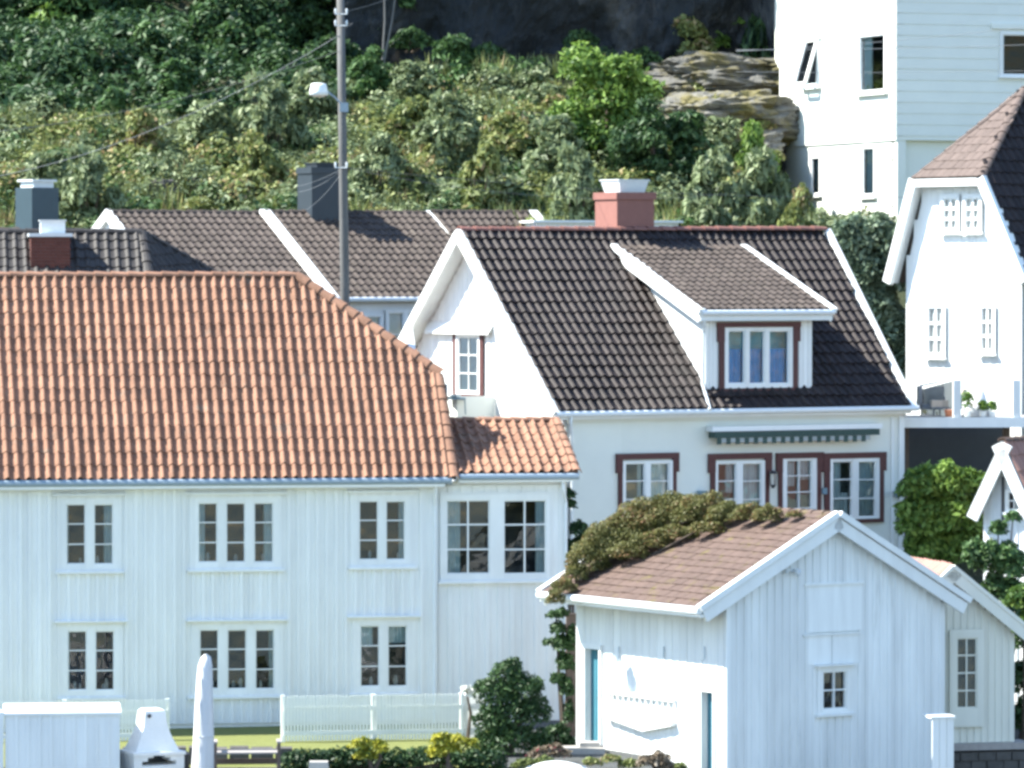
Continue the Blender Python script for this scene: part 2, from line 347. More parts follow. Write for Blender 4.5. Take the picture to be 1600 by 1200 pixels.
def px_window(parent, W, fr, cas, rows, cols=1, frame_m='white', casing=None, casing_m=None, curtains=(), name='window', off=.0, depth=.07, room_d=1.1,
              sill=True, mun=.022, room_m='room', glass='glass', head=None, things=False, cur_m='curtain'):
    """fr: outer frame pixels; cas: list of (x0,x1,y0,y1) casement openings; returns the hole in wall coordinates"""
    u0, u1, v0, v1 = W.rect(*fr); holes = []
    for (a, b, c, d) in cas: holes.append(W.rect(a, c, b, d))
    mb = MB()
    for h in cells(u0, u1, v0, v1, holes): mb.box(W, *h, off-.05, off+depth-.03)
    wd = ob(name, mb, M[frame_m], parent)
    sash = MB(); 
    for (a, b, c, d) in holes:
        cc = cols if isinstance(cols, int) else cols[holes.index((a, b, c, d))]
        fx = .028
        for h in cells(a, b, c, d, [(a+fx, b-fx, c+fx, d-fx)]): sash.box(W, *h, off-.045, off+depth-.055)
        for i in range(1, cc):
            x = a+(b-a)*i/cc; sash.box(W, x-mun/2, x+mun/2, c+fx, d-fx, off-.043, off+depth-.058)
        for j in range(1, rows):
            y = c+(d-c)*j/rows; sash.box(W, a+fx, b-fx, y-mun/2, y+mun/2, off-.041, off+depth-.060)
        for i in range(cc):
            for j in range(rows):
                x0 = a+(b-a)*i/cc; x1 = a+(b-a)*(i+1)/cc; y0 = c+(d-c)*j/rows; y1 = c+(d-c)*(j+1)/rows
                g = MB(); tt = random.uniform(-.003, .003)
                g.add([W.w(x0+.004,y0+.004,off-.03+tt),W.w(x1-.004,y0+.004,off-.03),W.w(x1-.004,y1-.004,off-.03),W.w(x0+.004,y1-.004,off-.03-tt)], [(0,1,2,3)])
                ob('pane', g, M[glass], wd)
    ob('sash', sash, M[frame_m], wd)
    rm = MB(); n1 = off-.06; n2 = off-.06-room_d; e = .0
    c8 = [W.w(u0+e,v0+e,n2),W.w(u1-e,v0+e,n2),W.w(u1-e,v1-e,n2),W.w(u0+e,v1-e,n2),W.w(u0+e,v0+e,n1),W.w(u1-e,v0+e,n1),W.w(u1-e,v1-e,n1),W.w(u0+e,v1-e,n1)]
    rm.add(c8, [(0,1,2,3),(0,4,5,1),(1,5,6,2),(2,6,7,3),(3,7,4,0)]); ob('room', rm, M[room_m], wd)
    for (a, b, c, d) in curtains:       # pixel rectangles, hung behind the glass
        q = W.rect(a, c, b, d); n = max(6, int((q[1]-q[0])/.03)); mb = MB(); vs = []
        for i in range(n+1):
            u = q[0]+(q[1]-q[0])*i/n; z = off-.12+.022*math.sin(i*1.5)+.01*math.sin(i*.7)
            vs += [W.w(u, q[2], z), W.w(u, q[3], z)]
        mb.add(vs, [(2*i, 2*i+2, 2*i+3, 2*i+1) for i in range(n)]); ob('curtain', mb, M[cur_m], wd)
    if things:
        for h in holes:
            for k in range(random.randint(1, 2)):
                mb = MB(); u = random.uniform(h[0]+.08, h[1]-.08); r = random.uniform(.03, .06); z0 = h[2]+.02; hh = random.uniform(.1, .22)
                mb.tube([W.w(u,z0,off-.16),W.w(u,z0+hh*.5,off-.16),W.w(u,z0+hh,off-.16)], [r*.7, r, r*.5], 7); ob('sill_ornament', mb, M['sill_things'], wd)
    if casing:
        c = MB(); k = casing
        for h in cells(u0-k, u1+k, v0-k*.6, v1+k, [(u0, u1, v0, v1)]): c.box(W, *h, off+.0, off+depth-.035)
        ob('casing', c, M[casing_m or frame_m], wd)
    if sill:
        s = MB(); k = (casing or 0)+.05; s.box(W, u0-k, u1+k, v0-(casing or 0)*.6-.05, v0-(casing or 0)*.6, off, off+depth+.03); ob('sill', s, M[frame_m], wd)
    if head:
        s = MB(); k = (casing or 0)+head; z = v1+(casing or 0); s.box(W, u0-k, u1+k, z, z+.035, off, off+depth+.06); ob('head_board', s, M[frame_m], wd)
    return (u0, u1, v0, v1)

# leaves ------------------------------------------------------------
def leaf_mesh(name, centres, radii, n, size, m, up=.5, shell=.45, stretch=1.0):
    """n leaf-shaped faces in the outer parts of ellipsoid clumps"""
    c = np.array(centres, float); r = np.array(radii, float); wgt = (r[:,0]*r[:,2])**1.0; wgt = wgt/wgt.sum()
    idx = rng.choice(len(c), n, p=wgt)
    d = rng.normal(size=(n, 3)); d /= np.linalg.norm(d, axis=1)[:, None]
    low = d[:, 2] < -.3; d[low, 2] *= -1
    rad = shell+(1.08-shell)*rng.random(n)**.6
    rad *= 1+.16*np.sin(d[:,0]*5+idx*1.7)*np.cos(d[:,2]*6+idx)
    pos = c[idx]+d*r[idx]*rad[:, None]
    nrm = d*.6+rng.normal(size=(n,3))*.75+np.array([0,0,up]); nrm /= np.linalg.norm(nrm, axis=1)[:, None]
    t = np.cross(nrm, rng.normal(size=(n,3))); t /= np.linalg.norm(t, axis=1)[:, None]; b = np.cross(nrm, t)
    s = size*(.55+.9*rng.random(n))[:, None]
    q = np.stack([pos-t*s, pos-b*s*.45*stretch+nrm*s*.12, pos+t*s, pos+b*s*.45*stretch+nrm*s*.12], 1).reshape(-1, 3)
    me = bpy.data.meshes.new(name); me.vertices.add(4*n); me.vertices.foreach_set('co', q.astype(np.float32).ravel())
    me.loops.add(4*n); me.loops.foreach_set('vertex_index', np.arange(4*n, dtype=np.int32))
    me.polygons.add(n); me.polygons.foreach_set('loop_start', np.arange(0, 4*n, 4, dtype=np.int32)); me.polygons.foreach_set('loop_total', np.full(n, 4, np.int32))
    me.materials.append(m); me.update(calc_edges=True); return me
def leaf_obj(name, me, base, parent=None, label=None, cat=None, group=None, kind=None):
    o = bpy.data.objects.new(name, me); COL.objects.link(o)
    if parent: o.parent = parent
    else: o.location = base
    if label: o['label'] = label
    if cat: o['category'] = cat
    if group: o['group'] = group
    if kind: o['kind'] = kind
    ORG[o.name] = V(base); return o
def plant(name, label, cat, blobs, n, size, m, base, group=None, stems=3, up=.5, stretch=1.0, part='foliage', shell=.45, extra=None):
    """blobs in world coordinates; foliage plus woody stems under one Empty"""
    t = thing(name, label, cat, base, group); b = V(base)
    cs = [(V(q[:3])-b) for q in blobs]; rs = [q[3:6] for q in blobs]
    leaf_obj(part, leaf_mesh(part, cs, rs, n, size, M[m], up, shell, stretch), base, t)
    mb = MB()
    for i in range(stems):
        q = cs[(i*7) % len(cs)]; off = V((random.uniform(-.1,.1), random.uniform(-.1,.1), 0)); mid = off+(V(q)-off)*.55+V((random.uniform(-.1,.1),0,.05))
        mb.tube([off, mid, V(q)+V((0,0,.1))], [.05, .035, .012], 6)
    if stems:
        s = bpy.data.objects.new('stem', mesh_of('stem', mb, M['bark'])); COL.objects.link(s); s.parent = t
    if extra:
        nm, mt, k, sz = extra
        leaf_obj(nm, leaf_mesh(nm, cs, [(a*1.06,b_*1.06,c*1.06) for a,b_,c in rs], k, sz, M[mt], 1, .9), base, t, kind='stuff')
    return t
def pblobs(lst, D, dy=.5):
    """(px,py,rx_px,ry_px[,D]) -> world ellipsoids"""
    out = []
    for q in lst:
        d = q[4] if len(q) > 4 else D; p = P(q[0], q[1], d); s = d/FPX
        out.append((p.x, p.y, p.z, q[2]*s, max(.12, (q[2]+q[3])*.5*s*dy*1.6), q[3]*s))
    return out

# ------------------------------------------------------------------ terrain
KP = [(-400,-13),(85,-13),(86,-9.9),(90,-9.5),(100,-9.42),(103,-9.3),(108,-7.4),(113,-6.6),(119,-5.2),(124,-1.2),(128,.9),(134,3.2),(142,6.0),(150,9),(158,12),(172,17),(220,30),(330,42),(520,60)]
def hz(x, y):
    for (a, za), (b, zb) in zip(KP, KP[1:]):
        if a <= y <= b:
            t = (y-a)/(b-a); z = za+(zb-za)*t; break
    else: z = KP[-1][1]
    k = max(0, min(1, (y-126)/10))
    z += k*(mnoise.noise(V((x*.11, y*.11, 3)))*1.6+mnoise.noise(V((x*.35, y*.35, 5)))*.55)
    px = 800+x/max(y,1)*FPX; kk = max(0, min(1, (px-1150)/70)); kk = kk*kk*(3-2*kk)
    if y < 100.5 and x > 0: z -= .75*max(0, min(1, (px-1090)/50))*max(0, min(1, (100.5-y)/2.5))
    kk *= max(0, min(1, (147-y)/4))
    if 124 < y < 147: z = z*(1-kk)+min(z, .9)*kk
    return ZC+z
def slab(name, x0, x1, y0, y1, nx, ny, zf, m, kind='structure'):
    vs = []; 
    for j in range(ny+1):
        for i in range(nx+1):
            x = x0+(x1-x0)*i/nx; y = y0+(y1-y0)*j/ny; vs.append((x, y, zf(x, y)))
    fs = [(j*(nx+1)+i, j*(nx+1)+i+1, (j+1)*(nx+1)+i+1, (j+1)*(nx+1)+i) for j in range(ny) for i in range(nx)]
    mb = MB(); mb.add(vs, fs); return ob(name, mb, m, kind=kind, smooth=True)
slab('hillside_ground', -40, 40, 103, 190, 110, 120, hz, M['soil'])
slab('distant_hill_ground', -300, 300, 190, 520, 30, 20, lambda x, y: hz(x, y)-.3, M['soil'])
slab('waterfront_ground', -60, 60, 84, 103, 40, 38, hz, M['quay'])
slab('hillside_flank', -300, -40, 60, 190, 26, 20, hz, M['soil'])
slab('hillside_flank', 40, 300, 60, 190, 26, 20, hz, M['soil'])
slab('sea_water', -900, 900, -880, 87, 2, 2, lambda x, y: 0, M['water'])
slab('lawn', -11, -.4, 93.4, 101.2, 20, 10, lambda x, y: hz(x, y)+.02, M['lawn'])

# ------------------------------------------------------------------ orange roofed house
def orange_house():
    base = V((-5, 103, hz(-5, 101)))
    H = thing('white_timber_house', 'long white two-storey timber house under a big orange pantile roof', 'house', base)
    W = Wall(P(0, 757, 100.0), 10)
    zb = W.uv(350, 1142)[1]; vt = W.uv(350, 757)[1]+.02
    uL = W.uv(-90, 900)[0]; uR = W.uv(683, 900)[0]
    win = []
    def win_(x0, x1, y0, y1, n, **k):
        wdt = 31; gap = ((x1-x0)-n*wdt)/(n-1); cas = [(x0+i*(wdt+gap), x0+i*(wdt+gap)+wdt, y0, y1) for i in range(n)]
        win.append(px_window(H, W, (x0-7, y0-7, x1+7, y1+7), cas, 3, 1, casing=.075, depth=.09, head=.10, **k))
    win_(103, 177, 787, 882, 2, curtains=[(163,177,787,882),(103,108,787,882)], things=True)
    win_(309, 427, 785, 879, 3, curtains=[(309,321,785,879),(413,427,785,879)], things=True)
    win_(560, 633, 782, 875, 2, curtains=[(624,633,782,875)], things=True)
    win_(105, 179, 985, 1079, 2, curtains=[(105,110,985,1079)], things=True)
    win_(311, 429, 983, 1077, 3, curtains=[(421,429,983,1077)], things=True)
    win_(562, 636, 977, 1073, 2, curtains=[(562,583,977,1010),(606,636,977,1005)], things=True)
    wall(H, W, uL, uR, zb+.18, vt, win, M['white'])
    boards(H, W, uL, uR-.14, zb+.16, vt-.10, win, M['white'], pitch=.2, T=.03)
    mb = MB(); mb.box(W, uR-.14, uR, zb+.15, vt-.05, .004, .05); ob('corner_board', mb, M['white'], H)
    mb = MB(); mb.box(W, uL, uR, zb-.6, zb+.17, -.16, -.005); ob('plinth', mb, M['white'], H)
    mb = MB(); mb.box(W, uL, uR+.02, vt-.13, vt-.03, .045, .075); ob('frieze_board', mb, M['white'], H)
    # fascia panels between the two window rows
    # roof
    OV = .30
    E0 = W.hit(-90, 757, OV); E1 = W.hit(713, 744, OV)
    E0.z = E1.z = (E0.z+E1.z)/2
    Ga = Wall(E1, 10-90)
    Rp = Wall(W.w(uL, 0), 10)
    ridge_w = Wall(W.w(0, 0, OV-3.75), 10)
    r0 = ridge_w.hit(-90, 435); r1 = ridge_w.hit(462, 434); r0.z = r1.z
    F = Roof(E0, E1, r1)
    vp = F.uv(697, 588)
    eR = F.uvp(E1)[0]; poly = [(0, 0), (eR, 0), (eR-.02, vp[1]), F.uvp(r1), F.uvp(r0)]
    k1 = F.w(eR-.02, vp[1])
    tiles(H, F, poly, .212, .345, M['orange_tile'], A=.078, lift=.022)
    mb = MB(); mb.prism([F.w(*p, -.03) for p in poly], F.n*.03); ob('roof', mb, M['underlay'], H)
    back = (W.n*-1)*3.75*2
    # rear slope and half-hip so the roof is a closed volume
    e1b = E1+back; e0b = E0+back; k2 = k1 + V((0,0,0)); k2 = E1+(k1-E1) ; t = (k1-E1); tn = t.dot(W.n); k2 = k1 - W.n*( (k1-r1).dot(W.n)*2 )
    mb = MB(); mb.add([r0, r1, k2, e1b, e0b], [(0,1,2,3,4)]); mb.add([r1, k1, k2], [(0,1,2)]); mb.add([E1-W.u*.3, k1-W.u*.3, k2-W.u*.3, e1b-W.u*.3], [(0,1,2,3)])
    ob('rear_roof', mb, M['orange_tile'], H)
    caps(H, r0+V((0,0,.03)), r1+V((0,0,.03)), M['orange_tile'], .12, .36)
    caps(H, k1+V((0,0,.05)), r1+V((0,0,.05)), M['orange_tile'], .12, .34, name='hip_tile', up=F.n)
    caps(H, E1+F.n*.03-F.v*.03-F.u*.06, k1+F.n*.03-F.u*.06, M['orange_tile'], .12, .34, name='verge_tile', up=F.n)
    # side and back walls
    gb = MB(); a = W.w(uR, zb-.6); b_ = W.w(uR, vt); n2 = -W.n*6.9
    gb.prism([a, b_, b_-W.n*3.4+V((0,0,3.2)), b_+n2, a+n2], -W.u*.15); ob('gable_wall', gb, M['white'], H)
    # gutter
    g = MB(); g.tube([E0+W.n*.03+V((0,0,-.04)), E1+W.n*.03+V((0,0,-.04))-W.u*.1], .075, 10); ob('gutter', g, M['gutter'], H)
    g = MB(); g.bar(E0-W.n*.1+V((0,0,-.13)), E1-W.n*.1+V((0,0,-.13))-W.u*.25, V((0,0,.035)), W.n*.14); ob('soffit', g, M['white'], H)
    g = MB(); p0 = W.hit(681, 752, .22); p1 = W.hit(679, 790, .06); g.tube([p0, W.hit(681, 766, .2), p1, V((p1.x, p1.y, zb+.1))], .035, 8); ob('downpipe', g, M['gutter_white'], H)
    # ---- extension
    X = thing('house_extension', 'low white extension with large paned windows and a small orange lean-to roof', 'house extension', W.w(uR+1.3, zb, -1))
    XW = Wall(W.w(uR, 0, -.06), 10)
    xR = XW.uv(884, 900)[0]; xt = XW.uv(780, 752)[1]
    h = [px_window(X, XW, (691, 773, 858, 905), [(697,765,781,897),(786,853,781,897)], 3, 2, casing=.05, depth=.09, mun=.03, things=False,
                   curtains=[(697,720,781,897),(838,853,781,897)])]
    wall(X, XW, .0, xR, zb-.3, xt, h, M['white'])
    boards(X, XW, .02, xR-.1, zb+.06, xt-.08, h, M['white'], pitch=.27)
    mb = MB(); mb.box(XW, xR-.11, xR, zb, xt-.02, .004, .05); ob('corner_board', mb, M['white'], X)
    mb = MB(); mb.box(XW, xR-.15, xR, zb-.3, xt, -3.5, -.16); ob('side_wall', mb, M['white'], X)
    e0 = XW.hit(716, 743, .3); e1 = XW.hit(904, 741, .3); e0.z = e1.z
    rw = Wall(XW.w(0, 0, .3-2.3), 10); t0 = rw.hit(690, 659); t1 = rw.hit(869, 659)
    F2 = Roof(e0, e1, t1); tv = F2.uvp(t1)
    poly = [(-.25, 0), (F2.uvp(e1)[0], 0), (F2.uvp(e1)[0], tv[1]), (-.25, tv[1])]
    tiles(X, F2, poly, .212, .34, M['orange_tile'], A=.075, lift=.022)
    mb = MB(); mb.prism([F2.w(*p, -.03) for p in poly], F2.n*.03); ob('roof', mb, M['underlay'], X)
    c1 = F2.w(F2.uvp(e1)[0], tv[1])
    caps(X, e1+F2.n*.03-F2.u*.05, c1+F2.n*.03-F2.u*.05, M['orange_tile'], .11, .34, name='verge_tile', up=F2.n)
    caps(X, F2.w(-.2, tv[1], .03), c1+F2.n*.03, M['orange_tile'], .1, .36)
    g = MB(); g.tube([e0+W.n*.03+V((0,0,-.04))-W.u*.0, e1+W.n*.03+V((0,0,-.04))], .07, 10); ob('gutter', g, M['gutter'], X)
    g = MB(); g.bar(e0-W.n*.12+V((0,0,-.12)), e1-W.n*.12+V((0,0,-.12))-W.u*.1, V((0,0,.035)), W.n*.14); ob('soffit', g, M['white'], X)
    g = MB(); p0 = XW.hit(880, 748, .25); g.tube([p0, XW.hit(880, 765, .25), XW.hit(884, 785, .08), V((XW.hit(884,785,.08).x, XW.hit(884,785,.08).y, zb))], .035, 8); ob('downpipe', g, M['gutter_white'], X)
    return W, zb
OW, OZ = orange_house()

# ------------------------------------------------------------------ black roofed house with dormer
def brickless_chimney(parent, c, hw, hd, z0, z1, ang, m, capm, name='chimney', cap=None, collar=.05):
    """square stack turned by ang with a projecting collar; cap: (half width, half depth, height, flare)"""
    a = R(ang); F = Wall(V((c.x, c.y, 0)), ang); mb = MB()
    mb.box(F, -hw, hw, z0, z1-.16, -hd, hd); mb.box(F, -hw-collar, hw+collar, z1-.16, z1, -hd-collar, hd+collar)
    ch = ob(name, mb, m, parent)
    if cap:
        w2, d2, h, fl = cap; mb = MB()
        mb.hexa([F.w(-w2,z1,-d2),F.w(w2,z1,-d2),F.w(w2,z1,d2),F.w(-w2,z1,d2),F.w(-w2-fl,z1+h,-d2-fl),F.w(w2+fl,z1+h,-d2-fl),F.w(w2+fl,z1+h,d2+fl),F.w(-w2-fl,z1+h,d2+fl)])
        mb.box(F, -w2-fl-.02, w2+fl+.02, z1+h, z1+h+.025, -d2-fl-.02, d2+fl+.02)
        ob('chimney_cap', mb, capm, ch)
    return ch
def black_house():
    A = 31
    W = Wall(P(884, 645, 105.2), A)
    base = V((W.w(4,0,-3).x, W.w(4,0,-3).y, hz(4, 108)))
    H = thing('white_house', 'white house with steep black tiled roof, shed dormer and oxblood window trim', 'house', base)
    OV = .22
    E0 = W.hit(870, 645, OV); E1 = W.hit(1424, 636, OV); E0.z = E1.z = (E0.z+E1.z)/2
    G = Wall(E0, A-90)                      # plane of the left verge
    R0 = G.hit(718, 362); eu = (E1-E0); R1 = Wall(R0, A).hit(1290, 352); R1.z = R0.z+.06
    F = Roof(E0, E1, R0)
    a0 = F.uvp(R0); a1 = F.uvp(R1); ue = F.uvp(E1)[0]
    poly = [(0.05, 0), (ue-.05, 0), (a1[0]-.05, a1[1]), (a0[0]+.05, a0[1])]
    # dormer footprint
    DW = Wall(F.hit(1103, 612), A)
    dl = F.uv(972, 398); dr = F.uv(1170, 398); dfl = F.uv(1104, 612); dfr = F.uv(1270, 608)
    hole = [F.uv(985, 398), (dr[0], dr[1]), (dfr[0]-.05, dfr[1]), (dfl[0]+.02, dfl[1])]
    tiles(H, F, poly, .222, .335, M['black_tile'], A=.052, lift=.04, holes=[hole])
    mb = MB(); mb.prism([F.w(*p, -.03) for p in poly], F.n*.03); ob('roof', mb, M['underlay'], H)
    depth = (R0-E0).dot(-W.n)*2
    mb = MB(); mb.add([R0, R1, E1-W.n*depth, E0-W.n*depth], [(0,1,2,3)]); ob('rear_roof', mb, M['black_tile'], H)
    caps(H, R0+V((0,0,.02)), R1+V((0,0,.02)), mat('brown ridge tile', (.22,.10,.08), .7, .25, 5), .11, .38)
    # barge boards
    for (e, r, s) in ((E0, R0, -1), (E1, R1, 1)):
        mb = MB(); o = W.u*s*.03
        mb.bar(e+o+F.n*.03-F.v*.04, r+o+F.n*.03, F.u*.075, F.n*.05); mb.bar(e+o*1.6-F.n*.09, r+o*1.6-F.n*.09+F.v*.06, F.u*.025, F.n*.085)
        ob('barge_board', mb, M['white'], H)
        Fb = Roof(e-W.n*depth, r, r); dd = (r-(e-W.n*depth)).normalized(); nn = dd.cross(W.u).normalized()
        mb = MB(); mb.bar(e-W.n*depth+o*1.6-V((0,0,.08)), r+o*1.6-V((0,0,.08)), W.u*.04, nn*.12); ob('barge_board', mb, M['white'], H)
    ug = (E0-W.o).dot(W.u)
    for e_ in (E0, E0-W.n*depth):
        dd = (R0-e_).normalized(); nn = dd.cross(W.u).normalized(); nn = nn if nn.z > 0 else -nn
        mb = MB(); q0 = e_-nn*.10+W.u*(.06); q1 = R0-nn*.10+W.u*.06; wd_ = W.u*(-ug-.05+.02)
        mb.hexa([q0, q0+wd_, q1+wd_, q1, q0+nn*.03, q0+wd_+nn*.03, q1+wd_+nn*.03, q1+nn*.03]); ob('verge_soffit', mb, M['white'], H)
    # walls
    zb = hz(4, 106)-.6; vt = E0.z-.02
    uL = .0; uR = W.uv(1411, 750)[0]
    wins = []
    kw = dict(depth=.09, room_m='room_pale', glass='glass_sky')
    wins.append(px_window(H, W, (971,720,1049,812), [(975,1007,723,809),(1014,1045,723,809)], 3, 1, curtains=[(1014,1045,723,809),(975,982,723,809),(1000,1007,723,809)], casing=.0, sill=False, **kw))
    wins.append(px_window(H, W, (1116,720,1193,812), [(1119,1150,723,809),(1158,1189,723,809)], 3, 1, curtains=[(1158,1189,723,809),(1119,1127,723,809),(1138,1150,723,770)], casing=.0, sill=False, **kw))
    wins.append(px_window(H, W, (1221,714,1274,850), [(1227,1268,718,845)], 5, 2, curtains=[(1227,1245,718,760),(1250,1268,718,750)], name='glazed_door', sill=False, **kw))
    wins.append(px_window(H, W, (1295,716,1372,811), [(1299,1331,720,808),(1339,1368,720,808)], 3, 1, curtains=[(1299,1318,720,808),(1345,1368,720,808),(1318,1331,770,808)], casing=.0, sill=False, **kw))
    wall(H, W, uL, uR, zb, vt, wins, M['render_wall'])
    # oxblood surrounds with wider ears at the top
    def surround(x0, y0, x1, y1, gx0, gx1, gy1, bottom=True):
        mb = MB(); u0, u1, v0, v1 = W.rect(x0, y0, x1, y1); g0, g1, _, gt = W.rect(gx0, y0+11, gx1, gy1)
        mb.box(W, u0-.05, u1+.05, v1-.13, v1, .01, .075)
        mb.box(W, u0-.05, g0-.001, v1-.42, v1-.131, .01, .07); mb.box(W, g1+.001, u1+.05, v1-.42, v1-.131, .01, .07)
        vb = W.uv((x0+x1)/2, gy1)[1]-.09
        mb.box(W, u0+.015, g0-.001, vb, v1-.421, .01, .06); mb.box(W, g1+.001, u1-.015, vb, v1-.421, .01, .06)
        if bottom: mb.box(W, g0, g1, vb, vb+.085, .01, .065)
        ob('window_surround', mb, M['trim_red'], H)
    surround(964, 708, 1056, 820, 971, 1049, 812); surround(1108, 708, 1201, 820, 1116, 1193, 812)
    surround(1214, 707, 1282, 850, 1221, 1274, 848, False); surround(1286, 707, 1380, 818, 1295, 1372, 811)
    # corner boards, frieze
    mb = MB(); mb.box(W, uR-.14, uR+.0, zb, vt-.05, .004, .05); mb.box(W, uR-.34, uR-.27, zb, vt-.05, .004, .03); ob('corner_board', mb, M['white'], H)
    mb = MB(); mb.box(W, uL, uR, vt-.2, vt-.08, .005, .05); ob('frieze_board', mb, M['render_wall'], H)
    g = MB(); g.tube([E0+W.n*.05+V((0,0,-.03))-W.u*.05, E1+W.n*.05+V((0,0,-.03))+W.u*.15], .065, 10); ob('gutter', g, M['gutter_white'], H)
    g = MB(); g.bar(E0-W.n*.12+V((0,0,-.12)), E1-W.n*.12+V((0,0,-.12)), V((0,0,.03)), W.n*.12); ob('soffit', g, M['white'], H)
    g = MB(); a = E0+W.n*.04+V((0,0,-.08))+W.u*.35; b = W.w(.12, vt-.75, .06); g.tube([a, a+V((0,0,-.12))+W.u*-.02, b, W.w(.12, zb, .06)], .035, 8); ob('downpipe', g, M['gutter_white'], H)
    # gable wall (left end), sunlit
    GW = Wall(W.w(0, 0, 0), A-90)
    # GW.u points towards the viewer side; wall spans back along -GW.u direction
    def gp(back, z): return W.w(0, z, -back)
    D2 = depth-2*OV; ap = R0.z-.05
    GP = Wall(W.w(0, 0, -D2), A-90)     # u from back corner to front corner
    if GP.u.dot(W.n) < 0: GP.u = -GP.u
    if GP.n.dot(W.u) > 0: GP.n = -GP.n
    gb = MB(); gb.prism([GP.w(0,zb), GP.w(D2,zb), GP.w(D2,vt), GP.w(D2/2,ap-.12), GP.w(0,vt)], -GP.n*.12); ob('gable_wall', gb, M['white'], H)
    def top(u): return vt+(ap-.16-vt)*(1-abs(u-D2/2)/(D2/2))
    hole = GP.rect(712, 520, 757, 616)
    boards(H, GP, 0.05, D2-.05, zb, top, [hole], M['white'], pitch=.2, T=.009)
    px_window(H, GP, (716, 522, 753, 616), [(719,750,526,612)], 3, 2, depth=.05, off=.05, room_d=.004, sill=False, casing=.15, casing_m='trim_red', name='balcony_door', room_m='curtain')
    # hood over the balcony door with scalloped edge
    mb = MB(); h0 = GP.hit(672, 519, .02); h1 = GP.hit(772, 506, .02); 
    u0, u1, v0, v1 = GP.rect(672, 503, 772, 522)
    mb.hexa([GP.w(u0,v1-.1,.02),GP.w(u1,v1-.1,.02),GP.w(u1,v1,.02),GP.w(u0,v1,.02),GP.w(u0,v0,.16),GP.w(u1,v0,.16),GP.w(u1,v0+.05,.16),GP.w(u0,v0+.05,.16)])
    ob('door_hood', mb, M['white'], H)
    # balcony box
    mb = MB(); u0, u1, v0, v1 = GP.rect(690, 617, 775, 668)
    mb.box(GP, u0, u1, v0-.1, v0, .04, 1.0); mb.box(GP, u0, u1, v0, v1, .95, 1.0); mb.box(GP, u0, u0+.05, v0, v1, .04, .949); mb.box(GP, u1-.05, u1, v0, v1, .04, .949)
    mb.box(GP, u0-.03, u1+.03, v1, v1+.04, .92, 1.03); ob('balcony', mb, M['render_wall'], H)
    # right end wall
    gb = MB(); o = W.u*(uR-.15)
    gb.prism([W.w(uR-.15,zb,-.17), W.w(uR-.15,vt,-.17), W.w(uR-.15,ap-.12,-D2/2), W.w(uR-.15,vt,-D2), W.w(uR-.15,zb,-D2)], W.u*.14); ob('gable_wall', gb, M['white'], H)
    # ---- dormer
    dz0 = DW.uv(1180, 612)[1]; 
    du0 = DW.uv(1101, 560)[0]; du1 = DW.uv(1268, 560)[0]; dzt = DW.uv(1180, 492)[1]
    dor = MB()
    wh = px_window(H, DW, (1130, 511, 1237, 606), [(1136,1163,516,600),(1169,1194,516,600),(1200,1232,516,600)], 1, 1, depth=.08, name='dormer_window', sill=False, casing=.0,
                   curtains=[(1136,1232,545,602)], cur_m='curtain_blue', room_d=.3, room_m='room_pale', glass='glass_blue')
    for c in cells(du0, du1, dz0, dzt, [wh]): dor.box(DW, *c, -.1, 0)
    # cheeks down to the main roof
    for uu, s in ((du0, 1), (du1, -1)):
        p0 = DW.w(uu, dz0); pt = DW.w(uu, dzt)
        back_ = F.hit(985, 402); q = None
        lo, hi = 0, 6
        # walk back at the dormer roof line until it meets the main roof
        for _ in range(40):
            mid = (lo+hi)/2; z = dzt+(F.hit(1072, 392).z-.1-dzt)*mid/2.9; pnt = DW.w(uu, z, -mid)
            if (pnt-F.o).dot(F.n) > 0: lo = mid
            else: hi = mid
        zq = dzt+(F.hit(1072, 392).z-.1-dzt)*lo/2.9
        dor.prism([DW.w(uu, dz0-.1, -.10), DW.w(uu, dzt, -.10), DW.w(uu, zq, -lo)], DW.u*(.06*s))
    D = ob('dormer', dor, M['white'], H)
    bl = []
    for (a, b) in ((du0, wh[0]-.18), (wh[1]+.18, du1)):
        n = 3
        for i in range(n):
            mb = MB(); x0 = a+(b-a)*i/n; x1 = a+(b-a)*(i+1)/n; mb.box(DW, x0+.004, x1-.004, dz0+.02, dzt-.02, .002, .022); ob('board', mb, M['white'], D)
    mb = MB()   # oxblood surround
    u0, u1, v0, v1 = wh
    mb.box(DW, u0-.2, u1+.2, v1, v1+.11, .01, .085); mb.box(DW, u0-.19, u0, v1-.32, v1-.001, .01, .075); mb.box(DW, u1, u1+.19, v1-.32, v1-.001, .01, .075)
    mb.box(DW, u0-.13, u0, v0-.02, v1-.321, .01, .065); mb.box(DW, u1, u1+.13, v0-.02, v1-.321, .01, .065); mb.box(DW, u0-.14, u1+.14, v0-.12, v0-.021, .01, .07); ob('surround', mb, M['trim_red'], D)
    # flashing strip under dormer
    mb = MB(); mb.box(DW, du0-.02, du1+.02, dz0-.14, dz0-.01, .03, .06); ob('flashing', mb, M['trim_red'], D)
    e0 = DW.hit(1095, 489, .28); e1 = DW.hit(1301, 483, .28); e0.z = e1.z = (e0.z+e1.z)/2
    t0 = F.hit(975, 394); 
    F2 = Roof(e0, e1, F.hit(1072, 391)+V((0,0,.06))); tv = F2.uvp(F.hit(1072, 391))[1]; w2 = F2.uvp(e1)[0]
    poly2 = [(.06, 0), (w2-.06, 0), (w2-.06, tv), (.06, tv)]
    tiles(D, F2, poly2, .205, .27, M['brown_tile'], A=.04)
    mb = MB(); mb.prism([F2.w(*p, -.05) for p in poly2], F2.n*.05); ob('dormer_roof', mb, M['underlay'], D)
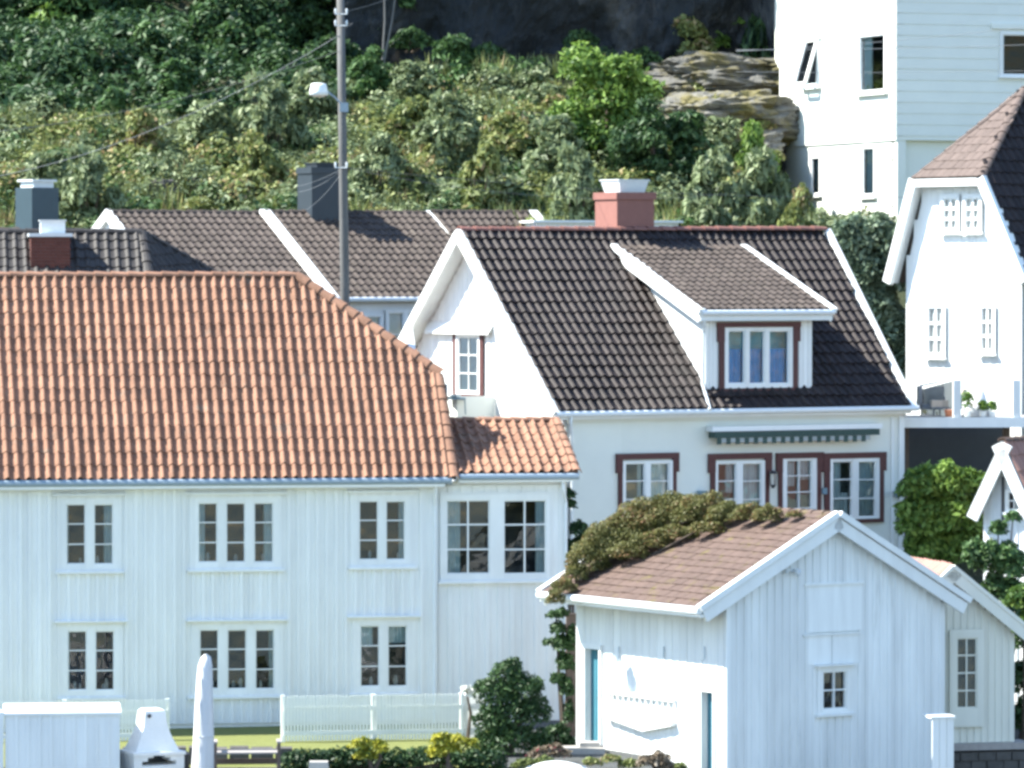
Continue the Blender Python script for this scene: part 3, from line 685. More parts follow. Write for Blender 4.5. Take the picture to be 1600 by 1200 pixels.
    for uu in (0, w2):
        mb = MB(); mb.bar(F2.w(uu, -.05, .02), F2.w(uu, tv+.05, .02), F2.u*.085, F2.n*.055); mb.bar(F2.w(uu, -.02, -.14), F2.w(uu, tv-.1, -.12), F2.u*.02, F2.n*.115); ob('dormer_barge', mb, M['white'], D)
    g = MB(); g.tube([e0+W.n*.05+V((0,0,-.03)), e1+W.n*.05+V((0,0,-.03))], .06, 8); g.bar(e0-W.n*.1+V((0,0,-.13)), e1-W.n*.1+V((0,0,-.13)), V((0,0,.08)), W.n*.1); ob('dormer_gutter', g, M['gutter_white'], D)
    g = MB(); g.tube([DW.hit(1100, 500, .25), DW.hit(1099, 520, .1), DW.hit(1098, 600, .05), F.hit(1104, 622, .08), F.hit(1109, 640, .1)], .04, 8); ob('dormer_downpipe', g, M['gutter_white'], D)
    # chimney
    c = F.hit(974, 358); c = Wall(R0-W.n*.5, A).hit(976, 340)
    zt = Wall(c, A).uv(976, 301)[1]
    brickless_chimney(H, c, .50, .47, c.z-1.2, zt, A, M['brick_pink'], M['zinc'], cap=(.33, .33, .27, .07), collar=.035)
    # awning cassette and scalloped valance
    AW = MB(); u0, u1, v0, v1 = W.rect(1102, 665, 1367, 680); AW.box(W, u0, u1, v1-.09, v1+.02, .03, .30); aw = ob('awning', AW, M['gutter_white'], H)
    mb = MB(); mb.hexa([W.w(u0+.05,v0-.02,.06),W.w(u1-.1,v0-.02,.06),W.w(u1-.1,v1-.1,.06),W.w(u0+.05,v1-.1,.06),W.w(u0+.05,v0-.02,.33),W.w(u1-.1,v0-.02,.33),W.w(u1-.1,v1-.1,.33),W.w(u0+.05,v1-.1,.33)]); ob('awning_roll', mb, M['awning_green'], aw)
    n = 17; w_ = (u1-u0-.45)/(n)
    for i in range(n):
        a = u0+.1+i*w_; mb = MB(); mb.box(W, a+.005, a+w_*.5, v0-.16, v0-.025, .30, .32); ob('valance_stripe', mb, M['awning_green'], aw)
        mb = MB(); mb.box(W, a+w_*.5, a+w_-.0, v0-.12, v0-.025, .30, .32); ob('valance_stripe', mb, M['valance_grey'], aw)
    # lantern between window and door
    p = W.hit(1208, 742, .16); L_ = MB(); L_.tube([p+V((0,0,.10)), p+V((0,0,.03))], [.02, .11], 6); L_.tube([p+V((0,0,-.22)), p+V((0,0,-.30))], [.08, .02], 6)
    for i in range(4): an = i*math.pi/2+.4; q = V((math.cos(an)*.08, math.sin(an)*.08, 0)); L_.tube([p+q+V((0,0,.03)), p+q*.8+V((0,0,-.22))], .008, 4)
    L_.bar(p+V((0,0,.06)), p-W.n*.16+V((0,0,.0)), W.u*.012, V((0,0,.012))); ln = ob('wall_lantern', L_, M['iron'], H)
    mb = MB(); mb.tube([p+V((0,0,.02)), p+V((0,0,-.21))], [.07, .055], 6); ob('lantern_glass', mb, M['lamp_glass'], ln)
    for x in (1097, 1403):
        p = W.hit(x, 772, .12); mb = MB(); mb.tube([p+V((0,0,.07)), p+V((0,0,-.03)), p+V((0,0,-.09))], [.12, .09, .03], 10); mb.bar(p, p-W.n*.12, W.u*.02, V((0,0,.02))); ob('wall_lamp', mb, M['bowl_blue'], H)
    # number plate post between door and window (white strip with dark fitting)
    mb = MB(); u0, u1, v0, v1 = W.rect(1281, 762, 1288, 772); mb.box(W, u0, u1, v0, v1, .08, .12); ob('letter_box', mb, M['bowl_blue'], H)
    return W, F, GP
BW, BF, BG = black_house()
# blue chair on the balcony
p = P(712, 612, 107.2); mb = MB(); mb.aabb((p.x, p.y, p.z-.15), (.22,.2,.02)); mb.aabb((p.x-.2, p.y, p.z+.02), (.02,.2,.15))
for sx in (-.2,.2):
    for sy in (-.18,.18): mb.tube([V((p.x+sx,p.y+sy,p.z-.15)), V((p.x+sx*1.1,p.y+sy,p.z-.5))], .015, 5)
solo('balcony_chair', mb, M['bowl_blue'], 'blue chair top showing over the balcony edge beside the gable door', 'chair', (p.x,p.y,p.z-.5))

# ------------------------------------------------------------------ brown roofed row behind
def row_house(name, label, A, D, ex0, ex1, ey, rx0, ry, rx1, tm, hasL, hasR, gx=None, limit=300, walls=True, boards_w=.075):
    """gabled house seen over other roofs: eave pixels ex0..ex1 at ey, ridge from rx0 at ry to rx1"""
    W = Wall(P(ex0, ey, D), A); E0 = W.hit(ex0, ey, .2); E1 = W.hit(ex1, ey, .2); E1.z = E0.z
    G = Wall(E0, A-90); R0 = G.hit(rx0, ry); R1 = Wall(R0, A).hit(rx1, ry); R1.z = R0.z
    zb = hz(E0.x, E0.y)-1.5
    base = W.w(2, 0, -2); base.z = hz(base.x, base.y)
    H = thing(name, label, 'house', base)
    F = Roof(E0, E1, R0); ue = F.uvp(E1)[0]; tv = F.uvp(R0)[1]; 
    poly = [(.03, 0), (ue-.03, 0), (F.uvp(R1)[0]-.03, tv), (F.uvp(R0)[0]+.03, tv)]
    tiles(H, F, poly, .222, .32, tm, A=.048, lift=.034, limit=limit)
    mb = MB(); mb.prism([F.w(*p_, -.03) for p_ in poly], F.n*.03); ob('roof', mb, M['underlay'], H)
    depth = (R0-E0).dot(-W.n)*2
    mb = MB(); mb.add([R0, R1, E1-W.n*depth, E0-W.n*depth], [(0,1,2,3)]); ob('rear_roof', mb, tm, H)
    caps(H, R0, R1, tm, .11, .38)
    mb = MB(); mb.box(W, 0.05, ue-.05, zb, E0.z-.05, -.15, 0); ob('wall', mb, M['white'], H)
    for (e, r, on) in ((E0, R0, hasL), (E1, R1, hasR)):
        gb = MB(); q = e-W.n*.2+(W.u*.06 if e is E0 else -W.u*.06); zz = e.z-.06
        gb.prism([V((q.x,q.y,zb)), V((q.x,q.y,zz)), q-W.n*(depth/2-.2)+V((0,0,r.z-.1-q.z)), q-W.n*(depth-.4)+V((0,0,zz-q.z)), q-W.n*(depth-.4)+V((0,0,zb-q.z))], W.u*(.1 if e is E0 else -.1)); ob('gable_wall', gb, M['white'], H)
        if on:
            mb = MB(); mb.bar(e+F.n*.05-F.v*.05, r+F.n*.05+F.v*.03, F.u*boards_w, F.n*.05); mb.bar(e-F.n*.07, r-F.n*.07, F.u*.03, F.n*.10); ob('barge_board', mb, M['white'], H)
            eb = e-W.n*depth; dd = (r-eb).normalized(); nn = dd.cross(W.u).normalized()
            mb = MB(); mb.bar(eb-V((0,0,.03)), r-V((0,0,.03)), W.u*.05, nn*.12); ob('barge_board', mb, M['white'], H)
    g = MB(); g.tube([E0+W.n*.05, E1+W.n*.05], .06, 8); ob('gutter', g, M['gutter_white'], H)
    return H, W, F, R0, R1, E0, E1
Ha = row_house('brown_roofed_house', 'white house whose grey-brown roof shows between dark hip roof and timber pole', 30, 119.5, 272, 524, 468, 168, 333, 417, M['brown_tile'], True, False)
Hb = row_house('brown_roofed_house', 'white house with grey-brown tiled roof and dark chimney behind the timber pole', 30, 121.6, 520, 810, 468, 413, 333, 672, M['brown_tile'], True, True, boards_w=.14)
Hc = row_house('brown_roofed_house', 'small brown roof between the pole house and the black-roofed gable', 30, 124.2, 775, 945, 468, 676, 333, 832, M['brown_tile'], False, True, limit=200, boards_w=.13)
H, W, F, R0, R1, E0, E1 = Hb
w0 = W.rect(566, 480, 655, 560)
px_window(H, W, (600, 484, 662, 560), [(604,628,488,556),(634,658,488,556)], 2, 1, off=.08, room_d=.008, depth=.07, curtains=(), room_m='curtain')
px_window(H, W, (566, 490, 596, 560), [(570,592,494,556)], 3, 1, off=.08, room_d=.008, depth=.07, room_m='curtain')
c = Wall(R0, 30).hit(503, 320); zt = c.z+ (320-262)*c.y/FPX
brickless_chimney(H, c, .50, .40, c.z-1, zt, 30, M['slate_soot_shade'], M['slate_soot_shade'], cap=(.3,.3,.10,.02), collar=.03)

# dark hip roof on the far left with brick chimney
def hip_house():
    D = 111; W = Wall(P(0, 440, D), 8); base = W.w(-1, 0, -3); base.z = hz(base.x, base.y)
    H = thing('dark_hipped_house', 'house at the left edge whose dark grey hipped roof rises just above the orange ridge', 'house', base)
    E0 = W.hit(-90, 478); E1 = W.hit(240, 478); E1.z = E0.z
    rw = Wall(W.w(0, 0, -2.0), 8); r0 = rw.hit(-90, 366); r1 = rw.hit(222, 364); r0.z = r1.z
    F = Roof(E0, E1, r0); poly = [(0,0), F.uvp(E1), F.uvp(r1), F.uvp(r0)]
    tiles(H, F, poly, .235, .32, M['slate_tile'], A=.045)
    mb = MB(); mb.prism([F.w(*p, -.03) for p in poly], F.n*.03); ob('roof', mb, M['underlay'], H)
    # the end slope falling away to the right
    e2 = W.hit(370, 478, -3.2); e2 = Wall(E1, 62).hit(395, 462)
    S = Roof(E1, e2, r1); q = S.uvp(e2); poly2 = [(0,0), (q[0], q[1]), S.uvp(r1+(e2-E1)*.02), S.uvp(r1)]
    mb = MB(); mb.prism([E1, e2, r1], -S.n*.03); ob('end_roof', mb, M['underlay'], H)
    tiles(H, S, [(0,0),(q[0],0),S.uvp(r1)], .235, .32, M['slate_tile'], A=.045, name='end_tile')
    e3 = E1-W.n*6.0
    mb = MB(); mb.add([r0, r1, e2, e3, E0-W.n*6.0], [(0,1,2,3,4)]); ob('rear_roof', mb, M['slate_tile'], H)
    caps(H, r0, r1, M['slate_tile'], .12, .38); caps(H, E1, r1, M['slate_tile'], .13, .36, name='hip_tile', up=F.n); caps(H, e2, r1, M['slate_tile'], .11, .36, name='hip_tile')
    mb = MB(); z0 = hz(-8, 112)-1
    mb.prism([V((E0.x,E0.y+.3,z0)), V((E1.x-.3,E1.y+.3,z0)), V((e2.x-.3,e2.y,z0)), V((E1.x-.3,E1.y+6,z0)), V((E0.x,E0.y+6,z0))], V((0,0,E0.z-z0))); ob('wall', mb, M['white'], H)
    # brick chimney of laid bricks
    c = rw.hit(78, 400); c = Wall(W.w(0,0,-1.4), 8).hit(78, 400); zt = Wall(c, 8).uv(78, 366)[1]; CW = Wall(V((c.x, c.y, 0)), 8)
    core = MB(); hw = .45; core.box(CW, -hw+.012, hw-.012, c.z-1.0, zt-.06, -hw+.012, hw-.012); ch = ob('chimney', core, M['mortar'], H)
    z = c.z-.9; r = 0
    while z < zt-.08:
        for fn in range(2):
            for i in range(4 if r%2 else 5):
                L = 2*hw/4; a = -hw+(i*L if r%2 else i*L-L/2); b = min(hw, a+L-.012); a = max(-hw, a)
                if b-a < .03: continue
                mb = MB()
                if fn == 0: mb.box(CW, a, b, z, z+.062, hw-.012, hw+.006+random.uniform(0,.004))
                else: mb.hexa([CW.w(-hw-.006,z,-b),CW.w(-hw+.012,z,-b),CW.w(-hw+.012,z,-a),CW.w(-hw-.006,z,-a),CW.w(-hw-.006,z+.062,-b),CW.w(-hw+.012,z+.062,-b),CW.w(-hw+.012,z+.062,-a),CW.w(-hw-.006,z+.062,-a)])
                ob('brick', mb, M['brick_red'], ch)
        z += .074; r += 1
    mb = MB(); mb.box(CW, -hw-.05, hw+.05, zt-.06, zt+.02, -hw-.05, hw+.05); ob('collar', mb, M['zinc'], ch)
    mb = MB(); mb.box(CW, -.22, .34, zt+.02, zt+.3, -.3, .3); mb.box(CW, -.25, .37, zt+.3, zt+.33, -.33, .33); ob('chimney_cap', mb, M['zinc'], ch)
    return H
hip_house()
# blue-grey chimney farther back, on its own low roof
Hd = row_house('far_roof_house', 'house at the left edge with a tall blue-grey metal chimney behind the brick one', 8, 117, -90, 140, 470, -95, 361, 118, M['brown_tile'], False, False, limit=150)
H, W, F, R0, R1, E0, E1 = Hd
c = Wall(R0, 8).hit(58, 340); zt = Wall(c, 8).uv(55, 284)[1]
ch = brickless_chimney(H, c, .40, .36, c.z-1, zt-.15, 40, M['steel_blue'], M['zinc'], collar=.0)
F_ = Wall(V((c.x,c.y,0)), 40); mb = MB(); mb.box(F_, -.3, .3, zt-.15, zt, -.28, .28); mb.box(F_, -.36, .36, zt, zt+.05, -.34, .34); ob('chimney_cap', mb, M['zinc'], ch)
# white flat roof edge behind the black ridge
W = Wall(P(835, 352, 126), 12); mb = MB(); u0, u1, v0, v1 = W.rect(838, 348, 1060, 358); mb.box(W, u0, u1, v0-.9, v1, -3, 0); mb.box(W, u0-.1, u1+.1, v1, v1+.06, -3.1, .12)
solo('flat_roofed_shed', mb, M['gutter_white'], 'flat white shed roof glimpsed between the brown roof and the pink chimney', 'shed', (W.w(1,0).x, W.w(1,0).y, v0-.9))

# ------------------------------------------------------------------ tall pale building, upper right
def tall():
    near = P(1400, 213, 131); AL = -70     # left face runs back to the left
    W2 = Wall(near, 20)                     # shaded right face
    LW = Wall(near, -70); LW.o = V((near.x, near.y, 0))
    # left face coordinates: u negative going away
    H = thing('tall_white_building', 'tall pale building with overhanging upper floors at the top right', 'building', V((near.x+2, near.y+6, hz(near.x+1, near.y+4))))
    uL = LW.uv(1218, 100)[0]; vS = near.z; top = LW.uv(1300, -260)[1]; zb = hz(near.x, near.y)-2.5
    lw = 12
    # geometry helper: wall frames facing outwards
    wins = []
    def lwin(x0, y0, x1, y1, rows=1, **k):
        return px_window(H, LW, (x0-3, y0-4, x1+3, y1+4), [(x0, x1, y0, y1)], rows, 1, depth=.09, mun=.04, sill=True, **k)
    wins.append(lwin(1345, 56, 1384, 142, things=False, curtains=[(1345,1357,56,142)]))
    mb = MB()
    for c_ in cells(uL, 0, vS, top, wins+[LW.rect(1257, 62, 1281, 134)]): mb.box(LW, *c_, -.2, 0)
    ob('upper_wall', mb, M['render_wall'], H)
    # the open casement
    fr = LW.rect(1257, 62, 1281, 134)
    mb = MB()
    for c_ in cells(*fr, [(fr[0]+.14, fr[1]-.14, fr[2]+.06, fr[3]-.06)]): mb.box(LW, *c_, -.06, .05)
    wd = ob('open_window', mb, M['white'], H)
    mb = MB(); a, b, c_, d = fr[0]+.14, fr[1]-.14, fr[2]+.06, fr[3]-.06
    o = .38     # top-hung: lower edge pushed out
    mb.bar(LW.w(a,d,.03), LW.w(a,c_,o), LW.u*.07, LW.n*.03); mb.bar(LW.w(b,d,.03), LW.w(b,c_,o), LW.u*.07, LW.n*.03); mb.bar(LW.w(a,c_,o), LW.w(b,c_,o), V((0,0,.04)), LW.n*.03); ob('sash', mb, M['white'], wd)
    mb = MB(); mb.add([LW.w(a,d,.03), LW.w(b,d,.03), LW.w(b,c_,o), LW.w(a,c_,o)], [(0,1,2,3)]); ob('pane', mb, M['glass'], wd)
    rm = MB(); rm.add([LW.w(a,c_,-.8),LW.w(b,c_,-.8),LW.w(b,d,-.8),LW.w(a,d,-.8),LW.w(a,c_,-.05),LW.w(b,c_,-.05),LW.w(b,d,-.05),LW.w(a,d,-.05)], [(0,1,2,3),(0,4,5,1),(1,5,6,2),(2,6,7,3),(3,7,4,0)]); ob('room', rm, M['room'], wd)
    mb = MB(); mb.box(LW, fr[0]-.1, fr[1]+.1, fr[2]-.1, fr[2], .0, .12); mb.box(LW, fr[0]-.1, fr[1]+.1, fr[3], fr[3]+.08, .0, .07); ob('sill', mb, M['white'], wd)
    # flowers inside the big window
    q = LW.rect(1345, 120, 1384, 141); leaf = leaf_mesh('window_plant', [tuple(LW.w(q[0]+(q[1]-q[0])*f, q[2]+.12, -.25)-ORG[H.name]) for f in (.2,.4,.55,.75)], [(.16,.16,.18)]*4, 240, .05, M['leaf_yellow'])
    leaf_obj('window_plant', leaf, ORG[H.name], H)
    # right face, upper
    uR = 9.0
    rw = px_window(H, W2, (1562, 50, 1660, 120), [(1566, 1608, 54, 117), (1613, 1655, 54, 117)], 1, 1, depth=.08, casing=.0, curtains=[(1566,1572,54,117)], room_m='slate_soot_shade', glass='glass_dull')
    mb = MB()
    for c_ in cells(.0, uR, vS, top, [rw]): mb.box(W2, *c_, -.2, 0)
    ob('upper_wall', mb, M['render_wall'], H)
    mb = MB(); k = W2.rect(1548, 38, 1680, 46); mb.box(W2, *k, 0, .08); ob('window_head', mb, M['render_wall'], H)
    # cladding laps of the shaded face (flat courses)
    n = 20
    for i in range(n):
        z = vS+.02+i*.30
        for cc in cells(.0, uR, z, z+.285, [(rw[0]-.05, rw[1]+.05, rw[2]-.08, rw[3]+.12)]):
            mb = MB(); u0, u1, a, b = cc
            mb.hexa([W2.w(u0,a,.001),W2.w(u1,a,.001),W2.w(u1,b,.001),W2.w(u0,b,.001),W2.w(u0,a,.018),W2.w(u1,a,.018),W2.w(u1,b,.006),W2.w(u0,b,.006)]); ob('cladding_board', mb, M['render_wall'], H)
    # soffit of the overhang and lower storey set back
    ins = .22
    mb = MB(); mb.hexa([LW.w(uL,vS-.10,0), LW.w(0,vS-.10,0), W2.w(uR,vS-.10,0), W2.w(uR,vS-.10,-9), LW.w(uL,vS,0), LW.w(0,vS,0), W2.w(uR,vS,0), W2.w(uR,vS,-9)]); ob('floor_band', mb, M['render_wall'], H)
    l1 = px_window(H, LW, (1264, 244, 1281, 306), [(1267, 1279, 247, 303)], 1, 1, off=-.03, depth=.05, sill=True, curtains=[(1267,1279,247,303)])
    l2 = px_window(H, LW, (1344, 229, 1367, 308), [(1347, 1364, 232, 304)], 1, 1, off=-.03, depth=.05, sill=True, curtains=[(1347,1364,232,304)])
    mb = MB()
    for c_ in cells(uL+.35, -.02, zb, vS-.1, [l1, l2]): mb.box(LW, *c_, -.3, -.05)
    ob('lower_wall', mb, M['render_wall'], H)
    mb = MB(); mb.box(W2, .05, uR-.1, zb, vS-.1, -.4, -ins); ob('lower_wall', mb, M['render_wall'], H)
    mb = MB(); mb.box(W2, .3, uR, zb, top, -9, -8.7); mb.box(W2, uR-.2, uR, zb, top, -8.7, -.4); ob('rear_wall', mb, M['render_wall'], H)
    mb = MB(); b0 = LW.w(uL, top, 0); mb.prism([LW.w(uL, top), LW.w(0, top), W2.w(uR, top), W2.w(uR, top, -9), ], V((0,0,.3))); ob('roof', mb, M['render_wall'], H)
    g = MB(); g.tube([LW.w(uL+.25, vS-.1, -.02), LW.w(uL+.25, vS-2.2, -.02)], .05, 8); ob('downpipe', g, M['iron'], H)
tall()

# ------------------------------------------------------------------ white half-hipped house on the right
def right_house():
    near = P(1597, 500, 113.5); A = -52
    G = Wall(near, A)         # sunlit end wall running back to the left
    S = Wall(near, A+90)      # long side, running right
    zb = hz(near.x, near.y)-.3
    H = thing('half_hipped_house', 'white house with half-hipped brown roof and sunlit end wall at the right edge', 'house', V((near.x, near.y+3, zb)))
    uL = G.uv(1416, 560)[0]
    eL = G.uv(1402, 425)[1]; hip = G.uv(1492, 280)[1]
    tl = G.uv(1447, 290)[0]; tr = G.uv(1541, 275)[0]
    eR = G.uv(1597, 425)[1]; ev = (eL+eR)/2
    mb = MB(); mb.prism([G.w(uL,zb), G.w(0,zb), G.w(0,ev), G.w(tr,hip), G.w(tl,hip), G.w(uL,ev)], -G.n*.15); ob('end_wall', mb, M['white'], H)
    def topf(u):
        if u < tl: return ev+(hip-ev)*(u-uL)/(tl-uL)
        if u > tr: return ev+(hip-ev)*(0-u)/(0-tr)
        return hip
    ws = []
    spec = [((1476,307,1500,361),3,2),((1510,307,1535,361),3,2),((1452,478,1478,556),3,2),((1535,478,1556,550),3,2)]
    for r_, rows, cols in spec:
        x0,y0,x1,y1 = r_
        ws.append(px_window(H, G, r_, [(x0+2,x1-2,y0+3,y1-3)], rows, cols, off=.075, depth=.045, room_d=.008, mun=.07, room_m='white', casing=.06, glass='glass_pale'))
    boards(H, G, uL, 0, zb, lambda u: topf(u)-.02, [(w_[0]-.06,w_[1]+.06,w_[2]-.1,w_[3]+.06) for w_ in ws], M['white'], pitch=.26, T=.008)
    # roof
    sv = S.n*-1
    rl = 5.5
    apx = Wall(G.w((tl+tr)/2-0, 0, 0), A+90)      # plane through the ridge line
    # ridge start: hip face rises inwards from the end wall
    ra = apx.hit(1600, 141)
    o = G.n*.25
    hL = G.w(tl-.12, hip-.0, .28); hR = G.w(tr+.12, hip, .28)
    S2 = S.u.copy()
    r_end = ra+S2*9
    brown = mat('dusty brown roof shingle', (.12,.09,.078), .8, .2, 5, .004, 50)
    FH = Roof(hL, hR, ra); q = [FH.uvp(hL), FH.uvp(hR), FH.uvp(ra)]
    tiles(H, FH, q, .25, .3, brown, kind='flat', A=.012, lift=.02, name='hip_face_tile')
    mb = MB(); mb.prism([hL, hR, ra], -FH.n*.04); ob('hip_roof', mb, M['underlay'], H)
    mb = MB(); mb.bar(hL-V((0,0,.08)), hR-V((0,0,.08)), G.n*.05, V((0,0,.09))); ob('hip_fascia', mb, M['white'], H)
    # front slope over the long side
    e0 = G.w(.35, ev-.25, .28); e1 = e0+S2*9
    FS = Roof(e0, e1, hR); pq = [FS.uvp(e0), FS.uvp(e1), FS.uvp(r_end), FS.uvp(ra), FS.uvp(hR)]
    tiles(H, FS, pq, .23, .33, M['black_tile'], A=.05, lift=.035)
    mb = MB(); mb.add([FS.w(*x, -.02) for x in pq], [(0,1,2,3,4)]); ob('roof', mb, M['underlay'], H)
    bl = G.w(uL-.35, ev-.25, .28)
    mb = MB(); mb.add([ra, r_end, bl+S2*9, bl, hL], [(0,1,2,3,4)]); ob('rear_roof', mb, brown, H)
    caps(H, hR, ra, brown, .11, .34, name='hip_tile'); caps(H, hL, ra, brown, .1, .34, name='hip_tile'); caps(H, ra, r_end, brown, .11, .38)
    for a_, b_ in ((bl, hL), (e0, hR)):
        mb = MB(); d = (b_-a_).normalized(); nn = d.cross(G.n).normalized(); mb.bar(a_, b_, G.n*.06, nn*.13); mb.bar(a_-G.n*.14, b_-G.n*.14, G.n*.16, nn*.05); ob('barge_board', mb, M['white'], H)
    mb = MB(); mb.box(S, 0.0, 9, zb, ev, -.15, 0); ob('side_wall', mb, M['white'], H)
    mb = MB(); 
    # window hinted on attic
    return G, S, zb
RG, RS, RZ = right_house()

# deck with beam, posts, rail and furniture in front of it
def deck():
    W = Wall(P(1412, 668, 110.4), 4); u0, u1, v0, v1 = W.rect(1408, 652, 1660, 668)
    H = thing('raised_deck', 'raised white-edged deck with dark space beneath, right of the black-roofed house', 'deck', W.w(1.3, hz(9,111), -1))
    mb = MB(); mb.box(W, u0, u1, v0, v1, -.08, .0); ob('edge_beam', mb, M['white'], H)
    for i in range(12):
        mb = MB(); mb.box(W, u0, u1, v1-.05, v1-.02, -.1-(i+1)*.20+.01, -.1-i*.20); ob('deck_board', mb, M['wood_grey'], H)
    for x in (1496, 1589):
        a, b, c_, d = W.rect(x-6, 594, x+6, 652); mb = MB(); mb.box(W, a, b, c_, d, -.14, -.02); ob('post', mb, M['white'], H)
    mb = MB(); p = W.hit(1437, 603, -2.0); q = W.hit(1500, 590, -.1); mb.bar(p, q, V((0,0,.02)), V((0,.02,0))); ob('handrail', mb, M['gutter'], H)
    p2 = W.hit(1432, 640, -2.0); mb = MB(); mb.bar(p2, p, V((.03,0,0)), V((0,.03,0))); ob('rail_post', mb, M['iron'], H)
    mb = MB(); g0 = W.hit(1441, 608, -1.9); g1 = W.hit(1492, 594, -.3); mb.add([g0, g1, V((g1.x,g1.y,v1)), V((g0.x,g0.y,v1))], [(0,1,2,3)]); ob('glass_panel', mb, M['glass'], H)
    mb = MB(); zz = hz(9, 111)-1; 
    for x in (1430, 1590): a, b, _, _ = W.rect(x-5, 652, x+5, 668); mb.box(W, a, b, zz, v0, -1.6, -1.4)
    ob('support_post', mb, M['wood_dark'], H)
    mb = MB(); mb.box(W, u0-.3, u1+1, zz, v0, -3.6, -3.3); ob('shade_backing', mb, M['slate_soot_shade'], H)  # added dark backing; its colour stands in for shade under the deck
    z = v1
    # lounge chair
    p = W.hit(1478, 640, -1.2); t = thing('lounge_chair', 'beige cushioned lounge chair behind the left deck post', 'chair', (p.x, p.y, z))
    mb = MB(); mb.aabb((p.x, p.y, z+.28), (.34,.3,.08)); mb.bar(V((p.x+.3,p.y,z+.3)), V((p.x+.42,p.y,z+.62)), V((0,.3,0)), V((.05,0,.0))); ob('cushion', mb, M['beige'], t, smooth=False)
    mb = MB()
    for sx in (-.3,.3):
        for sy in (-.25,.25): mb.tube([V((p.x+sx,p.y+sy,z)), V((p.x+sx,p.y+sy,z+.24))], .025, 6)
    mb.aabb((p.x, p.y, z+.19), (.36,.32,.02)); ob('frame', mb, M['deck_grey'], t)
    p = W.hit(1450, 640, -1.6); mb = MB(); mb.aabb((p.x, p.y, z+.2), (.2,.3,.06)); mb.aabb((p.x-.2, p.y, z+.42), (.04,.3,.25))
    for sx in (-.17,.17): mb.tube([V((p.x+sx,p.y-.2,z)), V((p.x+sx,p.y-.2,z+.16))], .02, 6)
    solo('deck_chair', mb, M['deck_grey'], 'dark grey garden chair at the left end of the deck', 'chair', (p.x,p.y,z))
    p = W.hit(1483, 648, -.4); mb = MB(); mb.tube([V((p.x,p.y,z)), V((p.x,p.y,z+.14)), V((p.x,p.y,z+.16))], [.08,.11,.115], 10); solo('terracotta_pot', mb, M['terracotta'], 'small terracotta pot at the foot of the left deck post', 'pot', (p.x,p.y,z))
    for x, s, lb in ((1512, 1.2, 'leafy potted plant just right of the left deck post'), (1536, .8, 'low green pot plant on the deck in front of the white end wall'), (1550, .8, 'low green pot plant nearest the right deck post')):
        p = W.hit(x, 648, -.5); tall_ = 620 if s > 1 else 640
        top = W.hit(x, tall_, -.5).z
        t = thing('pot_plant', lb, 'plant', (p.x, p.y, z)); mb = MB(); mb.tube([V((p.x,p.y,z)), V((p.x,p.y,z+.12))], [.07,.09], 8); ob('pot', mb, M['white'], t)
        leaf_obj('foliage', leaf_mesh('foliage', [(0,0,.15+(top-z)*.5*f) for f in (.4,1,1.4)], [(.12*s,.12,.1)]*3, 160, .05, M['leaf_fresh']), (p.x,p.y,z), t)
    # white parasol-like furniture cover
    p = W.hit(1527, 648, -.9); mb = MB(); mb.tube([V((p.x,p.y,z)), V((p.x,p.y,z+.25)), V((p.x+.08,p.y,z+.55)), V((p.x+.1,p.y,z+.62))], [.34,.28,.1,.02], 9); solo('furniture_cover', mb, M['canvas'], 'white peaked cover over garden furniture between the two deck posts', 'cover', (p.x,p.y,z), smooth=True)
deck()

# ------------------------------------------------------------------ small gabled house, right edge
def small_right():
    A = -30; W = Wall(P(1565, 700, 103.0), A)
    zb = hz(10, 104)-.6
    H = thing('small_gabled_house', 'small white gabled house with pinkish tile roof at the right edge, half behind leaves', 'house', W.w(0, zb, -1))
    ap = W.hit(1566, 690, .0); el = W.hit(1512, 806, .0); du = (el-ap).dot(W.u); er_u = -du
    z0 = el.z
    mb = MB(); mb.prism([W.w(du+.25, zb, -.3), W.w(er_u, zb, -.3), W.w(er_u, z0, -.3), W.w(0, ap.z-.25, -.3), W.w(du+.25, z0+.25, -.3)], -W.n*.12); ob('gable_wall', mb, M['white'], H)
    n = 8
    boards(H, Wall(W.w(0,0,-.3), A), du+.25, er_u, zb, lambda u: ap.z-.3-(ap.z-z0)*abs(u)/abs(du), [], M['white'], pitch=.2)
    for s, e in ((-1, el), (1, W.w(er_u, z0))):
        d = (ap-e).normalized(); nn = d.cross(W.n).normalized()
        if nn.z < 0: nn = -nn
        mb = MB(); mb.bar(e-nn*.12, ap-nn*.12, W.n*.04, nn*.13); mb.bar(e-W.n*.2-nn*.02, ap-W.n*.2-nn*.02, W.n*.24, nn*.025); ob('barge_board', mb, M['white'], H)
    e1 = W.w(er_u, z0); F = Roof(e1, e1-W.n*4, ap)
    q = [F.uvp(e1), F.uvp(e1-W.n*4), F.uvp(ap-W.n*4), F.uvp(ap)]
    tiles(H, F, q, .22, .33, M['pink_tile'], A=.05)
    mb = MB(); mb.add([e1, e1-W.n*4, ap-W.n*4, ap, el-W.n*4, el], [(0,1,2,3),(3,2,4,5)]); ob('roof', mb, M['pink_tile'], H)
    caps(H, ap, ap-W.n*4, M['mauve_tile'], .1, .36)
    mb = MB(); a = W.hit(1567, 745, -.2); mb.tube([a, V((a.x, a.y, a.z-1.1))], .03, 6); ob('downpipe', mb, M['iron'], H)
    px_window(H, Wall(W.w(0,0,-.28), A), (1574, 765, 1600, 800), [(1577,1597,768,797)], 2, 2, off=.08, depth=.06, room_d=.008)
small_right()

